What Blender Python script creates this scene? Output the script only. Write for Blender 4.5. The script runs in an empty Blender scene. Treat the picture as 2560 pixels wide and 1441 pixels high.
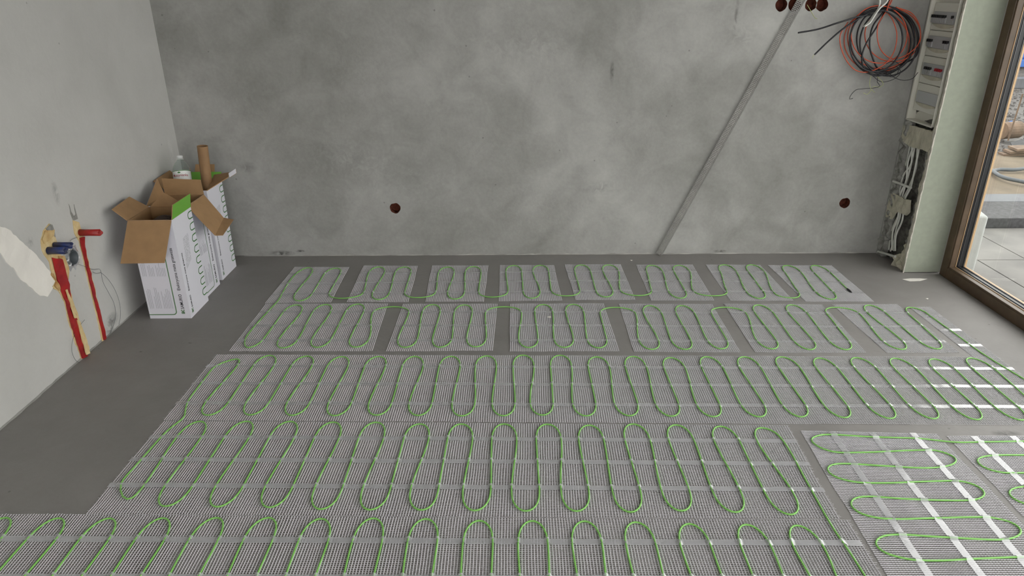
import bpy, bmesh, math, random
from mathutils import Vector, Matrix, noise
from mathutils.kdtree import KDTree
random.seed(7)
C = bpy.context.scene.collection
R = math.radians
H = 1.5                      # camera height above the screed
# ---------------------------------------------------------------- camera, world, light, exposure
cam_data = bpy.data.cameras.new('camera'); cam = bpy.data.objects.new('camera', cam_data); C.objects.link(cam)
FPX = 1760.0
cam_data.lens = FPX/2560*36; cam_data.sensor_width = 36; cam_data.clip_end = 200
CM = Matrix.Rotation(R(90-23.33), 3, 'X') @ Matrix.Rotation(R(-0.3), 3, 'Z')
cam.matrix_world = Matrix.Translation((0, 0, H)) @ CM.to_4x4()
sc = bpy.context.scene
sc.camera = cam
sc.view_settings.view_transform = 'Standard'; sc.view_settings.look = 'None'
sc.view_settings.gamma = 1; sc.view_settings.use_curve_mapping = False
sc.view_settings.exposure = 2.3
sc.cycles.use_denoising = True
sc.cycles.max_bounces = 8; sc.cycles.diffuse_bounces = 6; sc.cycles.transparent_max_bounces = 24
world = bpy.data.worlds.new('overcast'); sc.world = world; world.use_nodes = True
bg = world.node_tree.nodes['Background']; bg.inputs[0].default_value = (1.0, 0.985, 0.965, 1); bg.inputs[1].default_value = 1.0
WX = 2.39                    # room side plane of the window frame
WY0, WY1 = -2.60, 3.645      # extent of the glazed opening, its unseen near part lengthened to admit more daylight
REAR = -3.2

# ---------------------------------------------------------------- measuring helpers (pixel of the 2560x1441 photograph -> point on a real plane)
def ray(px, py): return CM @ Vector(((px-1280)/FPX, -(py-720.5)/FPX, -1.0))
O = Vector((0, 0, H))
def on(px, py, axis, val):
    d = ray(px, py); t = (val-O[axis])/d[axis]; return O+d*t
def fl(px, py, z=0.0): return on(px, py, 2, z)
YB, XL, XR = 3.985, -1.89, 2.20
def bw(px, py, y=YB): return on(px, py, 1, y)
def lw(px, py, x=XL): return on(px, py, 0, x)
def rw(px, py, x=XR): return on(px, py, 0, x)

# ---------------------------------------------------------------- materials
def mat(name, col, rough=0.6, metal=0.0, var=0.0, scale=8.0, bump=0.0, bscale=60.0, col2=None, spec=0.5, detail=5, alpha=1.0):
    m = bpy.data.materials.new(name); m.use_nodes = True; nt = m.node_tree; b = nt.nodes['Principled BSDF']
    b.inputs['Base Color'].default_value = (*col, 1); b.inputs['Roughness'].default_value = rough
    b.inputs['Metallic'].default_value = metal; b.inputs['Specular IOR Level'].default_value = spec
    tc = nt.nodes.new('ShaderNodeTexCoord')
    if var > 0 or col2:
        n = nt.nodes.new('ShaderNodeTexNoise'); n.inputs['Scale'].default_value = scale; n.inputs['Detail'].default_value = detail
        nt.links.new(tc.outputs['Object'], n.inputs['Vector'])
        cr = nt.nodes.new('ShaderNodeValToRGB'); cr.color_ramp.elements[0].position = 0.32; cr.color_ramp.elements[1].position = 0.68
        c2 = col2 or tuple(min(1, c*(1+var)) for c in col)
        c1 = col if col2 else tuple(c*(1-var) for c in col)
        cr.color_ramp.elements[0].color = (*c1, 1); cr.color_ramp.elements[1].color = (*c2, 1)
        nt.links.new(n.outputs['Fac'], cr.inputs[0]); nt.links.new(cr.outputs[0], b.inputs['Base Color'])
    if bump > 0:
        n2 = nt.nodes.new('ShaderNodeTexNoise'); n2.inputs['Scale'].default_value = bscale; n2.inputs['Detail'].default_value = 6
        nt.links.new(tc.outputs['Object'], n2.inputs['Vector'])
        bp = nt.nodes.new('ShaderNodeBump'); bp.inputs['Strength'].default_value = bump; bp.inputs['Distance'].default_value = 0.004
        nt.links.new(n2.outputs['Fac'], bp.inputs['Height']); nt.links.new(bp.outputs[0], b.inputs['Normal'])
    return m
def plaster(name, dark, mid, light, rough=0.85, stains=(), seed=0.0, big=1.1, speck=True, plane='XZ', spec=0.25, contrast=1.0):
    """Trowelled cement: broad clouds, mid mottling, fine grain, specks and named stains (x, y, rx, ry, strength)."""
    m = bpy.data.materials.new(name); m.use_nodes = True; nt = m.node_tree; N = nt.nodes.new; L = nt.links.new
    b = nt.nodes['Principled BSDF']; b.inputs['Roughness'].default_value = rough; b.inputs['Specular IOR Level'].default_value = spec
    tc = N('ShaderNodeTexCoord'); mp = N('ShaderNodeMapping'); mp.inputs['Location'].default_value = (seed, seed*1.7, seed*.6)
    L(tc.outputs['Object'], mp.inputs[0])
    def nz(s, det, dist=0.0, rgh=0.55):
        n = N('ShaderNodeTexNoise'); n.inputs['Scale'].default_value = s; n.inputs['Detail'].default_value = det
        n.inputs['Distortion'].default_value = dist; n.inputs['Roughness'].default_value = rgh; L(mp.outputs[0], n.inputs['Vector']); return n.outputs['Fac']
    def ma(op, a, bb, clamp=False):
        n = N('ShaderNodeMath'); n.operation = op; n.use_clamp = clamp
        for i, v in enumerate((a, bb)):
            if isinstance(v, (int, float)): n.inputs[i].default_value = v
            else: L(v, n.inputs[i])
        return n.outputs[0]
    f = ma('ADD', ma('MULTIPLY', nz(big, 3, .6), .62), ma('MULTIPLY', nz(big*4.5, 6, .8, .6), .28))
    f = ma('ADD', f, ma('MULTIPLY', nz(60, 3), .10))
    f = ma('ADD', ma('MULTIPLY', ma('SUBTRACT', f, .5), 2.3*contrast), .5, True)
    cr = N('ShaderNodeValToRGB'); e = cr.color_ramp.elements
    e[0].position = 0.0; e[0].color = (*dark, 1); e[1].position = 1.0; e[1].color = (*light, 1)
    k = e.new(0.5); k.color = (*mid, 1)
    L(f, cr.inputs[0]); out = cr.outputs[0]
    sep = N('ShaderNodeSeparateXYZ'); L(tc.outputs['Object'], sep.inputs[0])
    a0, a1 = {'XZ': ('X', 'Z'), 'XY': ('X', 'Y'), 'YZ': ('Y', 'Z')}[plane]
    mott = nz(22, 6, 1.0, .65)
    for (x, y, rx, ry, s) in stains:
        dx = ma('DIVIDE', ma('SUBTRACT', sep.outputs[a0], x), rx); dy = ma('DIVIDE', ma('SUBTRACT', sep.outputs[a1], y), ry)
        d = ma('SQRT', ma('ADD', ma('MULTIPLY', dx, dx), ma('MULTIPLY', dy, dy)), 0)
        w = ma('MULTIPLY', ma('SUBTRACT', 1.25, d, True), abs(s))
        w = ma('MULTIPLY', w, ma('MULTIPLY', ma('SUBTRACT', mott, .36), 5.0, True), True)
        mx = N('ShaderNodeMix'); mx.data_type = 'RGBA'; L(w, mx.inputs['Factor']); L(out, mx.inputs['A'])
        c = tuple(v*.38 for v in dark) if s > 0 else tuple(v*1.35 for v in light)
        mx.inputs['B'].default_value = (*c, 1); out = mx.outputs['Result']
    if speck:
        v = N('ShaderNodeTexVoronoi'); v.inputs['Scale'].default_value = 7.0; L(mp.outputs[0], v.inputs['Vector'])
        w = ma('MULTIPLY', ma('LESS_THAN', v.outputs['Distance'], .035), .45)
        mx = N('ShaderNodeMix'); mx.data_type = 'RGBA'; L(w, mx.inputs['Factor']); L(out, mx.inputs['A'])
        mx.inputs['B'].default_value = (*[q*.45 for q in dark], 1); out = mx.outputs['Result']
    L(out, b.inputs['Base Color'])
    bp = N('ShaderNodeBump'); bp.inputs['Strength'].default_value = .25; bp.inputs['Distance'].default_value = .004
    L(ma('ADD', nz(45, 5), ma('MULTIPLY', nz(6, 4), 1.5)), bp.inputs['Height']); L(bp.outputs[0], b.inputs['Normal'])
    return m
def stb(px, py, rx, ry, s): p = bw(px, py); return (p.x, p.z, rx, ry, s)
def stl(px, py, rx, ry, s): p = lw(px, py); return (p.y, p.z, rx, ry, s)
def stf(px, py, rx, ry, s): p = fl(px, py); return (p.x, p.y, rx, ry, s)
M = {}
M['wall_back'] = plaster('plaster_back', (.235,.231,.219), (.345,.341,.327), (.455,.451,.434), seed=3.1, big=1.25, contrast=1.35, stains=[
    stb(850,395,.30,.10,.22), stb(1000,445,.40,.12,.14), stb(640,235,.22,.14,.12), stb(1330,110,.35,.10,.18), stb(1850,90,.10,.07,.2),
    stb(705,634,.07,.018,1.0), stb(750,628,.03,.008,1.0), stb(1800,628,.035,.009,1.0), stb(600,641,.09,.006,.9), stb(1530,180,.012,.06,.7),
    stb(1840,40,.010,.10,.5), stb(620,420,.05,.03,.4), stb(1500,470,.10,.04,.3)])
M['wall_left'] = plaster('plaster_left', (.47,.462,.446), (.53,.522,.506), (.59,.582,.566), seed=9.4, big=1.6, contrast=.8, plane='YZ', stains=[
    stl(280,800,.05,.03,.9), stl(275,825,.03,.03,.9), stl(139,482,.02,.05,.5), stl(75,605,.02,.02,.5), stl(430,390,.02,.12,-.3)])
M['floor'] = plaster('screed', (.195,.184,.178), (.24,.227,.220), (.29,.276,.268), rough=.6, seed=1.3, big=1.8, plane='XY', spec=.4, contrast=.75, stains=[
    stf(2515,1085,.05,.02,.9), stf(2500,1100,.04,.015,.7), stf(350,880,.012,.006,1.0), stf(475,858,.012,.005,1.0), stf(380,660,.6,.06,.12)])
M['ceiling'] = plaster('plaster_ceiling', (.5,.5,.48), (.56,.56,.54), (.62,.62,.6), seed=5, speck=False)
M['board'] = mat('green_plasterboard', (.325,.35,.285), .85, var=.05, scale=30, bump=.03)
M['gypsum'] = mat('gypsum_core', (.55,.52,.46), .9, var=.15, scale=40, bump=.5)
M['brick'] = mat('red_brick_clay', (.13,.034,.018), .9, var=.4, scale=60, bump=.7)
M['wood'] = mat('oak_foil', (.098,.062,.036), .4, var=.22, scale=14, bump=.05)
M['woodedge'] = mat('tan_oak_and_highlight', (.50,.33,.18), .45, var=.1)  # tan oak of the outer sash; on the inner bevel it paints a highlight
M['gasket'] = mat('black_gasket', (.012,.012,.014), .35)
M['spacer'] = mat('spacer_bar', (.10,.10,.105), .35, metal=.6)
M['cable'] = mat('green_cable', (.23,.55,.12), .35, spec=.45)
M['thread'] = mat('glass_fibre', (.86,.84,.90), .5, spec=.5)
M['weft'] = mat('thin_weft_fibre', (.52,.505,.53), .35, spec=.6)
M['kraft'] = mat('kraft_cardboard', (.36,.215,.105), .85, var=.07, scale=20)
M['kraftdark'] = mat('kraft_tube', (.30,.175,.085), .7, var=.08, scale=30)
M['darkbrown'] = mat('dark_brown_coil', (.07,.045,.035), .6)
M['boxwhite'] = mat('coated_cardboard', (.74,.73,.80), .45)
M['boxgreen'] = mat('green_print', (.16,.42,.05), .5)
M['inkgreen'] = mat('dark_green_ink', (.055,.19,.05), .5)
M['ink'] = mat('black_ink', (.03,.03,.035), .5)
M['inkgrey'] = mat('grey_ink', (.34,.34,.38), .5)
M['dots'] = mat('halftone_ink', (.50,.50,.54), .5, col2=(.74,.73,.80), scale=260, detail=0)
M['steel'] = mat('galvanised_steel', (.34,.33,.315), .42, metal=.6, var=.12, scale=18)
M['black'] = mat('black_sheath', (.010,.010,.014), .42)
M['orange'] = mat('orange_sheath', (.52,.075,.028), .45)
M['white'] = mat('white_plastic', (.70,.685,.62), .45)
M['whitecable'] = mat('white_sheath', (.66,.66,.62), .45)
M['yellowgreen'] = mat('earth_core', (.42,.45,.2), .5)
M['red'] = mat('red_pipe_sleeve', (.36,.018,.016), .45, var=.2, scale=40, bump=.2)
M['redpaint'] = mat('red_sleeve_in_chase', (.42,.012,.012), .5, col2=(.26,.008,.012), scale=22, bump=.5, bscale=40)
M['blue'] = mat('blue_pipe_sleeve', (.010,.032,.17), .45, col2=(.05,.045,.05), scale=30, bump=.3)
M['foam'] = mat('cured_foam', (.72,.58,.33), .85, col2=(.62,.44,.20), scale=26, bump=1.0, bscale=70)
M['foamtan'] = mat('aged_foam', (.40,.20,.06), .85, col2=(.62,.45,.22), scale=20, bump=1.0, bscale=60)
M['mortar'] = mat('rough_mortar', (.27,.265,.25), .95, var=.25, scale=40, bump=1.0, bscale=45)
M['mortarlight'] = mat('cream_filler', (.50,.47,.38), .95, var=.12, scale=20, bump=.9, bscale=35)
M['patch'] = mat('white_filler', (.80,.765,.72), .9, var=.05, scale=6, bump=.8, bscale=9)
M['darkgap'] = mat('cavity_block', (.13,.125,.115), .95, var=.6, scale=30, bump=1)
M['panelglass'] = mat('smoked_cover', (.47,.475,.48), .2, spec=.5)
M['breaker'] = mat('breaker_grey', (.42,.42,.43), .5)
M['toggle'] = mat('breaker_toggle', (.02,.02,.022), .4)
M['togglered'] = mat('red_toggle', (.35,.02,.03), .4)
M['paving'] = mat('wood_look_paving', (.085,.080,.075), .6, col2=(.155,.147,.135), scale=4, bump=.1)
M['kerb'] = mat('dark_kerb', (.045,.045,.048), .8, var=.4, scale=40, bump=.6)
M['kerbtop'] = mat('grey_kerb_top', (.10,.105,.115), .7, var=.1)
M['sand'] = mat('sand', (.125,.098,.068), .95, var=.18, scale=5, bump=1, bscale=20)
M['gravel'] = mat('gravel', (.085,.080,.076), .95, var=.45, scale=18, bump=1, bscale=22)
M['stone'] = mat('stone', (.10,.094,.09), .9, var=.3, scale=20)
M['block'] = mat('white_aerated_block', (.42,.44,.43), .9, var=.04, scale=30, bump=.3)
M['hose'] = mat('grey_hose', (.07,.08,.09), .6)
M['bluepaint'] = mat('blue_paint', (.025,.11,.36), .45)
M['timber'] = mat('weathered_timber', (.13,.085,.055), .8, var=.25, scale=15, bump=.4)
M['carpaint'] = mat('dark_car_paint', (.03,.035,.045), .25)
M['tyre'] = mat('tyre', (.015,.015,.015), .8)
M['silver'] = mat('silver_trim', (.5,.5,.52), .3, metal=.7)
M['leaf'] = mat('hedge_leaf', (.035,.07,.025), .8, var=.4, scale=20)
M['label'] = mat('bottle_label', (.78,.79,.78), .5)
M['redink'] = mat('red_ink', (.45,.02,.05), .5)
M['cap'] = mat('bottle_cap', (.75,.76,.76), .4)
def glassy(name, tint, gloss=.0, base=.04, rough=.0, veil=0.0, veilcol=(.8,.8,.8)):
    """Thin film / pane: transparent + facing-dependent mirror + optional white haze of the film itself."""
    m = bpy.data.materials.new(name); m.use_nodes = True; nt = m.node_tree; N = nt.nodes.new; L = nt.links.new
    nt.nodes.remove(nt.nodes['Principled BSDF']); out = nt.nodes['Material Output']
    tr = N('ShaderNodeBsdfTransparent'); tr.inputs[0].default_value = (*tint, 1)
    gl = N('ShaderNodeBsdfGlossy'); gl.inputs['Roughness'].default_value = rough; gl.inputs[0].default_value = (1, 1, 1, 1)
    ge = N('ShaderNodeNewGeometry'); dt = N('ShaderNodeVectorMath'); dt.operation = 'DOT_PRODUCT'; L(ge.outputs['Normal'], dt.inputs[0]); L(ge.outputs['Incoming'], dt.inputs[1])
    def mth(op, a, b):
        n = N('ShaderNodeMath'); n.operation = op
        for i, v in enumerate((a, b)):
            if isinstance(v, (int, float)): n.inputs[i].default_value = v
            elif v is not None: L(v, n.inputs[i])
        return n.outputs[0]
    fres = mth('ADD', mth('MULTIPLY', mth('POWER', mth('SUBTRACT', 1.0, mth('ABSOLUTE', dt.outputs['Value'], None)), 5.0), .96), .04)   # Schlick, same from both sides
    cur = tr.outputs[0]
    if veil:
        di = N('ShaderNodeBsdfDiffuse'); di.inputs[0].default_value = (*veilcol, 1)
        mx = N('ShaderNodeMixShader'); mx.inputs[0].default_value = veil; L(cur, mx.inputs[1]); L(di.outputs[0], mx.inputs[2]); cur = mx.outputs[0]
    m2 = N('ShaderNodeMath'); m2.operation = 'MULTIPLY_ADD'; m2.inputs[1].default_value = 1.0+gloss; m2.inputs[2].default_value = base-.04; m2.use_clamp = True
    L(fres, m2.inputs[0])
    mx = N('ShaderNodeMixShader'); L(m2.outputs[0], mx.inputs[0]); L(cur, mx.inputs[1]); L(gl.outputs[0], mx.inputs[2]); L(mx.outputs[0], out.inputs[0])
    return m
M['glass'] = glassy('window_glass', (.86,.87,.86))
M['tape'] = glassy('clear_tape', (.97,.97,.98), gloss=1.2, base=.06, rough=.22, veil=.32, veilcol=(.86,.86,.90))
M['pet'] = glassy('clear_pet', (.86,.92,.90), gloss=1.0, base=.06, rough=.06, veil=.07)

# ---------------------------------------------------------------- mesh helpers
def link(o, parent=None):
    C.objects.link(o)
    if parent is not None: o.parent = parent
    return o
def obj(name, verts, faces, mats, parent=None, fm=None, smooth=False, loc=None):
    me = bpy.data.meshes.new(name); 
    if loc is not None: loc = Vector(loc); verts = [Vector(v)-loc for v in verts]
    me.from_pydata([tuple(v) for v in verts], [], faces)
    for m in (mats if isinstance(mats, (list, tuple)) else [mats]): me.materials.append(m)
    if fm: me.polygons.foreach_set('material_index', fm)
    if smooth: me.polygons.foreach_set('use_smooth', [True]*len(me.polygons))
    me.update(); o = bpy.data.objects.new(name, me)
    if loc is not None: o.location = loc
    return link(o, parent)
def from_bm(name, bm, mats, parent=None, smooth=False):
    me = bpy.data.meshes.new(name); bm.to_mesh(me); bm.free()
    for m in (mats if isinstance(mats, (list, tuple)) else [mats]): me.materials.append(m)
    if smooth: me.polygons.foreach_set('use_smooth', [True]*len(me.polygons))
    return link(bpy.data.objects.new(name, me), parent)
def tag(o, label=None, cat=None, group=None, kind=None):
    if label: o['label'] = label
    if cat: o['category'] = cat
    if group: o['group'] = group
    if kind: o['kind'] = kind
    return o
def empty(name, loc, label, cat, group=None):
    o = bpy.data.objects.new(name, None); o.location = loc; o.empty_display_size = .05; link(o); return tag(o, label, cat, group)
def under(o, root):           # keep world placement while parenting to a root that is only translated
    o.parent = root; o.location = Vector(o.location)-Vector(root.location); return o
class MB:
    def __init__(s): s.v, s.f, s.m = [], [], []
    def add(s, vs, fs, mi=0):
        k = len(s.v); s.v += [Vector(v) for v in vs]; s.f += [tuple(i+k for i in f) for f in fs]; s.m += [mi]*len(fs)
    def box(s, a, b, mi=0):
        x0, y0, z0 = a; x1, y1, z1 = b
        s.add([(x0,y0,z0),(x1,y0,z0),(x1,y1,z0),(x0,y1,z0),(x0,y0,z1),(x1,y0,z1),(x1,y1,z1),(x0,y1,z1)],
              [(0,3,2,1),(4,5,6,7),(0,1,5,4),(1,2,6,5),(2,3,7,6),(3,0,4,7)], mi)
    def tube(s, pts, r, n=8, mi=0, caps=True, closed=False):
        pts = [Vector(p) for p in pts]; k = len(s.v); up = None; rr = r if isinstance(r, (list, tuple)) else [r]*len(pts)
        N_ = len(pts)
        for i, p in enumerate(pts):
            if closed: t = pts[(i+1) % N_]-pts[i-1]
            else: t = pts[min(i+1, N_-1)]-pts[max(i-1, 0)]
            t = t.normalized() if t.length > 1e-9 else Vector((0,0,1))
            if up is None: up = Vector((0,0,1)) if abs(t.z) < .9 else Vector((1,0,0))
            a = t.cross(up); a = a.normalized() if a.length > 1e-6 else t.orthogonal().normalized(); up = a.cross(t)
            for j in range(n):
                w = 2*math.pi*j/n; s.v.append(p+(a*math.cos(w)+up*math.sin(w))*rr[i])
        for i in range(N_ if closed else N_-1):
            q = (i+1) % N_
            for j in range(n):
                s.f.append((k+i*n+j, k+i*n+(j+1) % n, k+q*n+(j+1) % n, k+q*n+j)); s.m.append(mi)
        if caps and not closed:
            s.f.append(tuple(k+j for j in range(n))); s.m.append(mi); s.f.append(tuple(k+(N_-1)*n+n-1-j for j in range(n))); s.m.append(mi)
    def sheet(s, q, th, ma=0, mb=0, me=0):    # q: 4 corners, th thickness along -normal
        q = [Vector(p) for p in q]; nrm = (q[1]-q[0]).cross(q[3]-q[0]).normalized(); b = [p-nrm*th for p in q]
        k = len(s.v); s.v += q+b; n = len(q)
        for i in range(1, n-1): s.f += [(k, k+i, k+i+1), (k+n, k+n+i+1, k+n+i)]; s.m += [ma, mb]   # same diagonal on both sides
        for i in range(n): j = (i+1) % n; s.f.append((k+i, k+n+i, k+n+j, k+j)); s.m.append(me)
    def build(s, name, mats, parent=None, smooth=False, loc=None):
        return obj(name, s.v, s.f, mats, parent, s.m, smooth, loc)
def bevel(o, w=.003, seg=2):
    b = o.modifiers.new('bevel', 'BEVEL'); b.width = w; b.segments = seg; b.limit_method = 'ANGLE'; return o
def catmull(P, step=.01, closed=False):
    P = [Vector(p) for p in P]; out = []; n = len(P)
    for i in range(n if closed else n-1):
        p0 = P[i-1] if (closed or i > 0) else P[0]*2-P[1]; p1 = P[i]; p2 = P[(i+1) % n]; p3 = P[(i+2) % n] if (closed or i < n-2) else P[-1]*2-P[-2]
        k = max(2, int((p2-p1).length/step))
        t0 = 0; t1 = max(1e-5, (p1-p0).length**.5); t2 = t1+max(1e-5, (p2-p1).length**.5); t3 = t2+max(1e-5, (p3-p2).length**.5)
        for j in range(k):
            t = t1+(t2-t1)*j/k
            A1 = p0*((t1-t)/(t1-t0))+p1*((t-t0)/(t1-t0)); A2 = p1*((t2-t)/(t2-t1))+p2*((t-t1)/(t2-t1)); A3 = p2*((t3-t)/(t3-t2))+p3*((t-t2)/(t3-t2))
            B1 = A1*((t2-t)/(t2-t0))+A2*((t-t0)/(t2-t0)); B2 = A2*((t3-t)/(t3-t1))+A3*((t-t1)/(t3-t1))
            out.append(B1*((t2-t)/(t2-t1))+B2*((t-t1)/(t2-t1)))
    if not closed: out.append(P[-1])
    return out
def bez(a, b, c, d, n): return [a*(1-t)**3+b*3*t*(1-t)**2+c*3*t*t*(1-t)+d*t**3 for t in [i/n for i in range(n)]]
def prism(name, outline, direction, depth, m, parent=None, rough_=0.0, sub=.015, amp=.003):
    """Irregular flat-lying body: closed outline, subdivided and ragged, raised by depth along direction, uneven top."""
    pts = []
    n = len(outline); outline = [Vector(p) for p in outline]
    for i in range(n):
        a, b = outline[i], outline[(i+1) % n]; k = max(1, int((b-a).length/sub))
        for j in range(k):
            p = a.lerp(b, j/k); pts.append(p+Vector((noise.noise(p*55), noise.noise(p*55+Vector((7,3,1))), noise.noise(p*55+Vector((1,9,4)))))*amp)
    d = Vector(direction).normalized()
    pts = [p-d*((p-outline[0]).dot(d)) for p in pts]
    bm = bmesh.new(); base = [bm.verts.new(p) for p in pts]; es = [bm.edges.new((base[i], base[(i+1) % len(base)])) for i in range(len(base))]
    bmesh.ops.triangle_fill(bm, use_beauty=True, edges=es)
    bmesh.ops.subdivide_edges(bm, edges=[e for e in bm.edges if e.calc_length() > .03], cuts=2, use_grid_fill=False)
    bmesh.ops.triangulate(bm, faces=bm.faces[:])
    top = bmesh.ops.extrude_face_region(bm, geom=bm.faces[:])
    for v in [g for g in top['geom'] if isinstance(g, bmesh.types.BMVert)]:
        v.co += d*(depth*(1+.9*noise.noise(v.co*30)))
    bmesh.ops.recalc_face_normals(bm, faces=bm.faces[:])
    return from_bm(name, bm, m, parent)
def text(body, size, m, name, parent, mw, squeeze=1.0):
    cu = bpy.data.curves.new('t', 'FONT'); cu.body = body; cu.size = size; cu.extrude = .0002; cu.offset = size*.006; cu.resolution_u = 3
    to = bpy.data.objects.new('t', cu); C.objects.link(to); dg = bpy.context.evaluated_depsgraph_get()
    me = bpy.data.meshes.new_from_object(to.evaluated_get(dg)); C.objects.unlink(to); bpy.data.objects.remove(to)
    me.name = name; me.transform(mw @ Matrix.Diagonal((squeeze, 1, 1, 1))); me.materials.clear(); me.materials.append(m)
    return link(bpy.data.objects.new(name, me), parent)

# ---------------------------------------------------------------- room shell
def holed_plane(name, ax_u, ax_v, origin, u0, u1, v0, v1, holes, m, flip=False, seg=28):
    """Wall sheet with true round openings (u, v, r)."""
    bm = bmesh.new(); U = Vector(ax_u); V = Vector(ax_v); Q = Vector(origin)
    def ring(ps):
        vs = [bm.verts.new(Q+U*a+V*b) for a, b in ps]; return [bm.edges.new((vs[i], vs[(i+1) % len(vs)])) for i in range(len(vs))]
    es = ring([(u0,v0),(u1,v0),(u1,v1),(u0,v1)])
    for (a, b, r) in holes:
        es += ring([(a+r*(1+.05*math.sin(3*w+a*9))*math.cos(w), b+r*(1+.06*math.sin(5*w+b*7))*math.sin(w)) for w in [2*math.pi*i/seg for i in range(seg)]])
    bmesh.ops.triangle_fill(bm, use_beauty=True, use_dissolve=False, edges=es)
    bmesh.ops.recalc_face_normals(bm, faces=bm.faces[:])
    return from_bm(name, bm, m)
CEIL = 2.62
hb = [(bw(988,521), .0315), (bw(2112,508), .031), (bw(1953,13), .031), (bw(1986,12), .033), (bw(2027,12), .031), (bw(2055,12), .032)]
floor_o = MB(); floor_o.box((XL-.2, REAR-.2, -.12), (WX+.10, YB+.2, 0)); fo = floor_o.build('floor', M['floor']); tag(fo, kind='structure')
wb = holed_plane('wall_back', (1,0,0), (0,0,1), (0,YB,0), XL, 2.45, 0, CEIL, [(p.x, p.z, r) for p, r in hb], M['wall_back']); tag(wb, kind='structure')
for i, (p, r) in enumerate(hb):
    g = MB(); seg = 24; vs = []
    for k, (rr, dy) in enumerate([(1.0, .0), (1.02, .012), (.96, .03), (1.0, .055), (0, .058)]):
        vs += [(p.x+r*rr*(1+.09*noise.noise(Vector((math.cos(w)*3+i, math.sin(w)*3, k))))*math.cos(w), YB+dy, p.z+r*rr*(1+.09*noise.noise(Vector((math.cos(w)*3, math.sin(w)*3+i, k))))*math.sin(w)) for w in [2*math.pi*j/seg for j in range(seg)]]
    fs = [(k*seg+j, k*seg+(j+1) % seg, (k+1)*seg+(j+1) % seg, (k+1)*seg+j) for k in range(4) for j in range(seg)]
    g.add(vs, fs); g.build('socket_hole', M['brick'], wb)
bk = MB(); bk.box((XL-.2, YB+.07, -.12), (2.6, YB+.25, CEIL)); bk.build('masonry_core', M['mortar'], wb)
hl = lw(178, 644)
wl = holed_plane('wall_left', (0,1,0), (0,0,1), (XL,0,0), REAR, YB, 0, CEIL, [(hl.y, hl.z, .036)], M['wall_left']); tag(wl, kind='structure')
bk = MB(); bk.box((XL-.25, REAR, -.12), (XL-.08, YB+.2, CEIL)); bk.build('masonry_core', M['mortar'], wl)
ce = MB(); ce.box((XL-.25, REAR-.2, CEIL), (WX+.2, YB+.2, CEIL+.15)); tag(ce.build('ceiling', M['ceiling']), kind='structure')
re = MB()   # rear wall behind the camera; its unseen opening is added to let in more daylight
re.box((XL-.2, REAR-.15, 0), (-1.0, REAR, CEIL)); re.box((1.2, REAR-.15, 0), (WX+.2, REAR, CEIL)); re.box((-1.0, REAR-.15, 2.2), (1.2, REAR, CEIL))
tag(re.build('wall_rear', M['wall_left']), kind='structure')
# right wall: stub pier by the back corner with the wiring chase, lintel, and the wall beyond the window
NY0, NY1 = 3.695, 3.974
wr = MB()
wr.box((XR, NY1, 0), (XR+.28, YB+.05, CEIL)); wr.box((XR+.075, 3.68, 0), (XR+.28, NY1, CEIL))
wr.box((XR, REAR, 0), (WX+.2, WY0, CEIL)); wr.box((XR, WY0, 2.5), (WX+.2, 3.68, CEIL))
wro = wr.build('wall_right', M['wall_back']); tag(wro, kind='structure')
bd = MB(); bd.box((XR+.004, 3.665, .004), (WX+.01, 3.678, 2.5)); bd.build('plasterboard', M['board'], wro)
# ragged exposed edge of the board and its filler
def yz(pts, x): return [(x, y, z) for y, z in pts]
edge = [(3.664,.0)]
random.seed(3)
zz = 0
left = [];
while zz < 2.2: left.append((3.672+.012*random.random()+(.014 if 0.12 < zz < .3 else 0), zz)); zz += .035
edge = [(3.6645, 0)]+left+[(3.6645, 2.2)]
prism('board_edge', yz(edge, XR+.004), (-1,0,0), .006, M['gypsum'], wro, amp=.002, sub=.03)
# ---------------------------------------------------------------- chase in the pier: enclosure, cables, filler
prism('cavity_back', yz([(3.685,0),(NY1,0),(NY1,1.08),(3.685,1.08)], XR+.074), (-1,0,0), .026, M['darkgap'], wro, amp=.003)
def Zr(py, px=2290): return rw(px, py).z
# filler areas, given by photo positions on the plane of the wall
def rwp(pts, x): return [rw(a, b, x) for a, b in pts]
prism('filler_patch', rwp([(2252,305),(2338,330),(2334,362),(2322,380),(2300,372),(2278,366),(2262,355),(2250,340)], XR+.012), (-1,0,0), .010, M['mortarlight'], wro, amp=.005)
prism('filler_patch', rwp([(2222,480),(2240,484),(2262,498),(2278,500),(2276,530),(2268,540),(2245,528),(2232,548),(2216,540)], XR+.012), (-1,0,0), .010, M['mortarlight'], wro, amp=.005)
prism('mortar_edge', yz([(NY1-.05,0),(NY1+.002,0),(NY1+.002,.80),(NY1-.035,.80),(NY1-.06,.76),(NY1-.045,.7),(NY1-.065,.5),(NY1-.05,.3),(NY1-.075,.15)], XR+.034), (-1,0,0), .03, M['mortar'], wro, amp=.010)
prism('filler_patch', yz([(3.676,0),(3.705,0),(3.71,.12),(3.70,.3),(3.706,.55),(3.694,.9),(3.692,1.05),(3.689,1.4),(3.688,2.1),(3.676,2.1)], XR+.02), (-1,0,0), .014, M['mortarlight'], wro, amp=.008)
prism('filler_patch', yz([(3.70,.0),(3.80,.0),(3.79,.06),(3.74,.09),(3.71,.16)], XR+.035), (-1,0,0), .03, M['mortarlight'], wro, amp=.008)
prism('filler_patch', yz([(3.70,.10),(3.745,.16),(3.75,.35),(3.738,.55),(3.755,.70),(3.745,.78),(3.70,.79)], XR+.048), (-1,0,0), .02, M['mortar'], wro, amp=.010)
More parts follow.
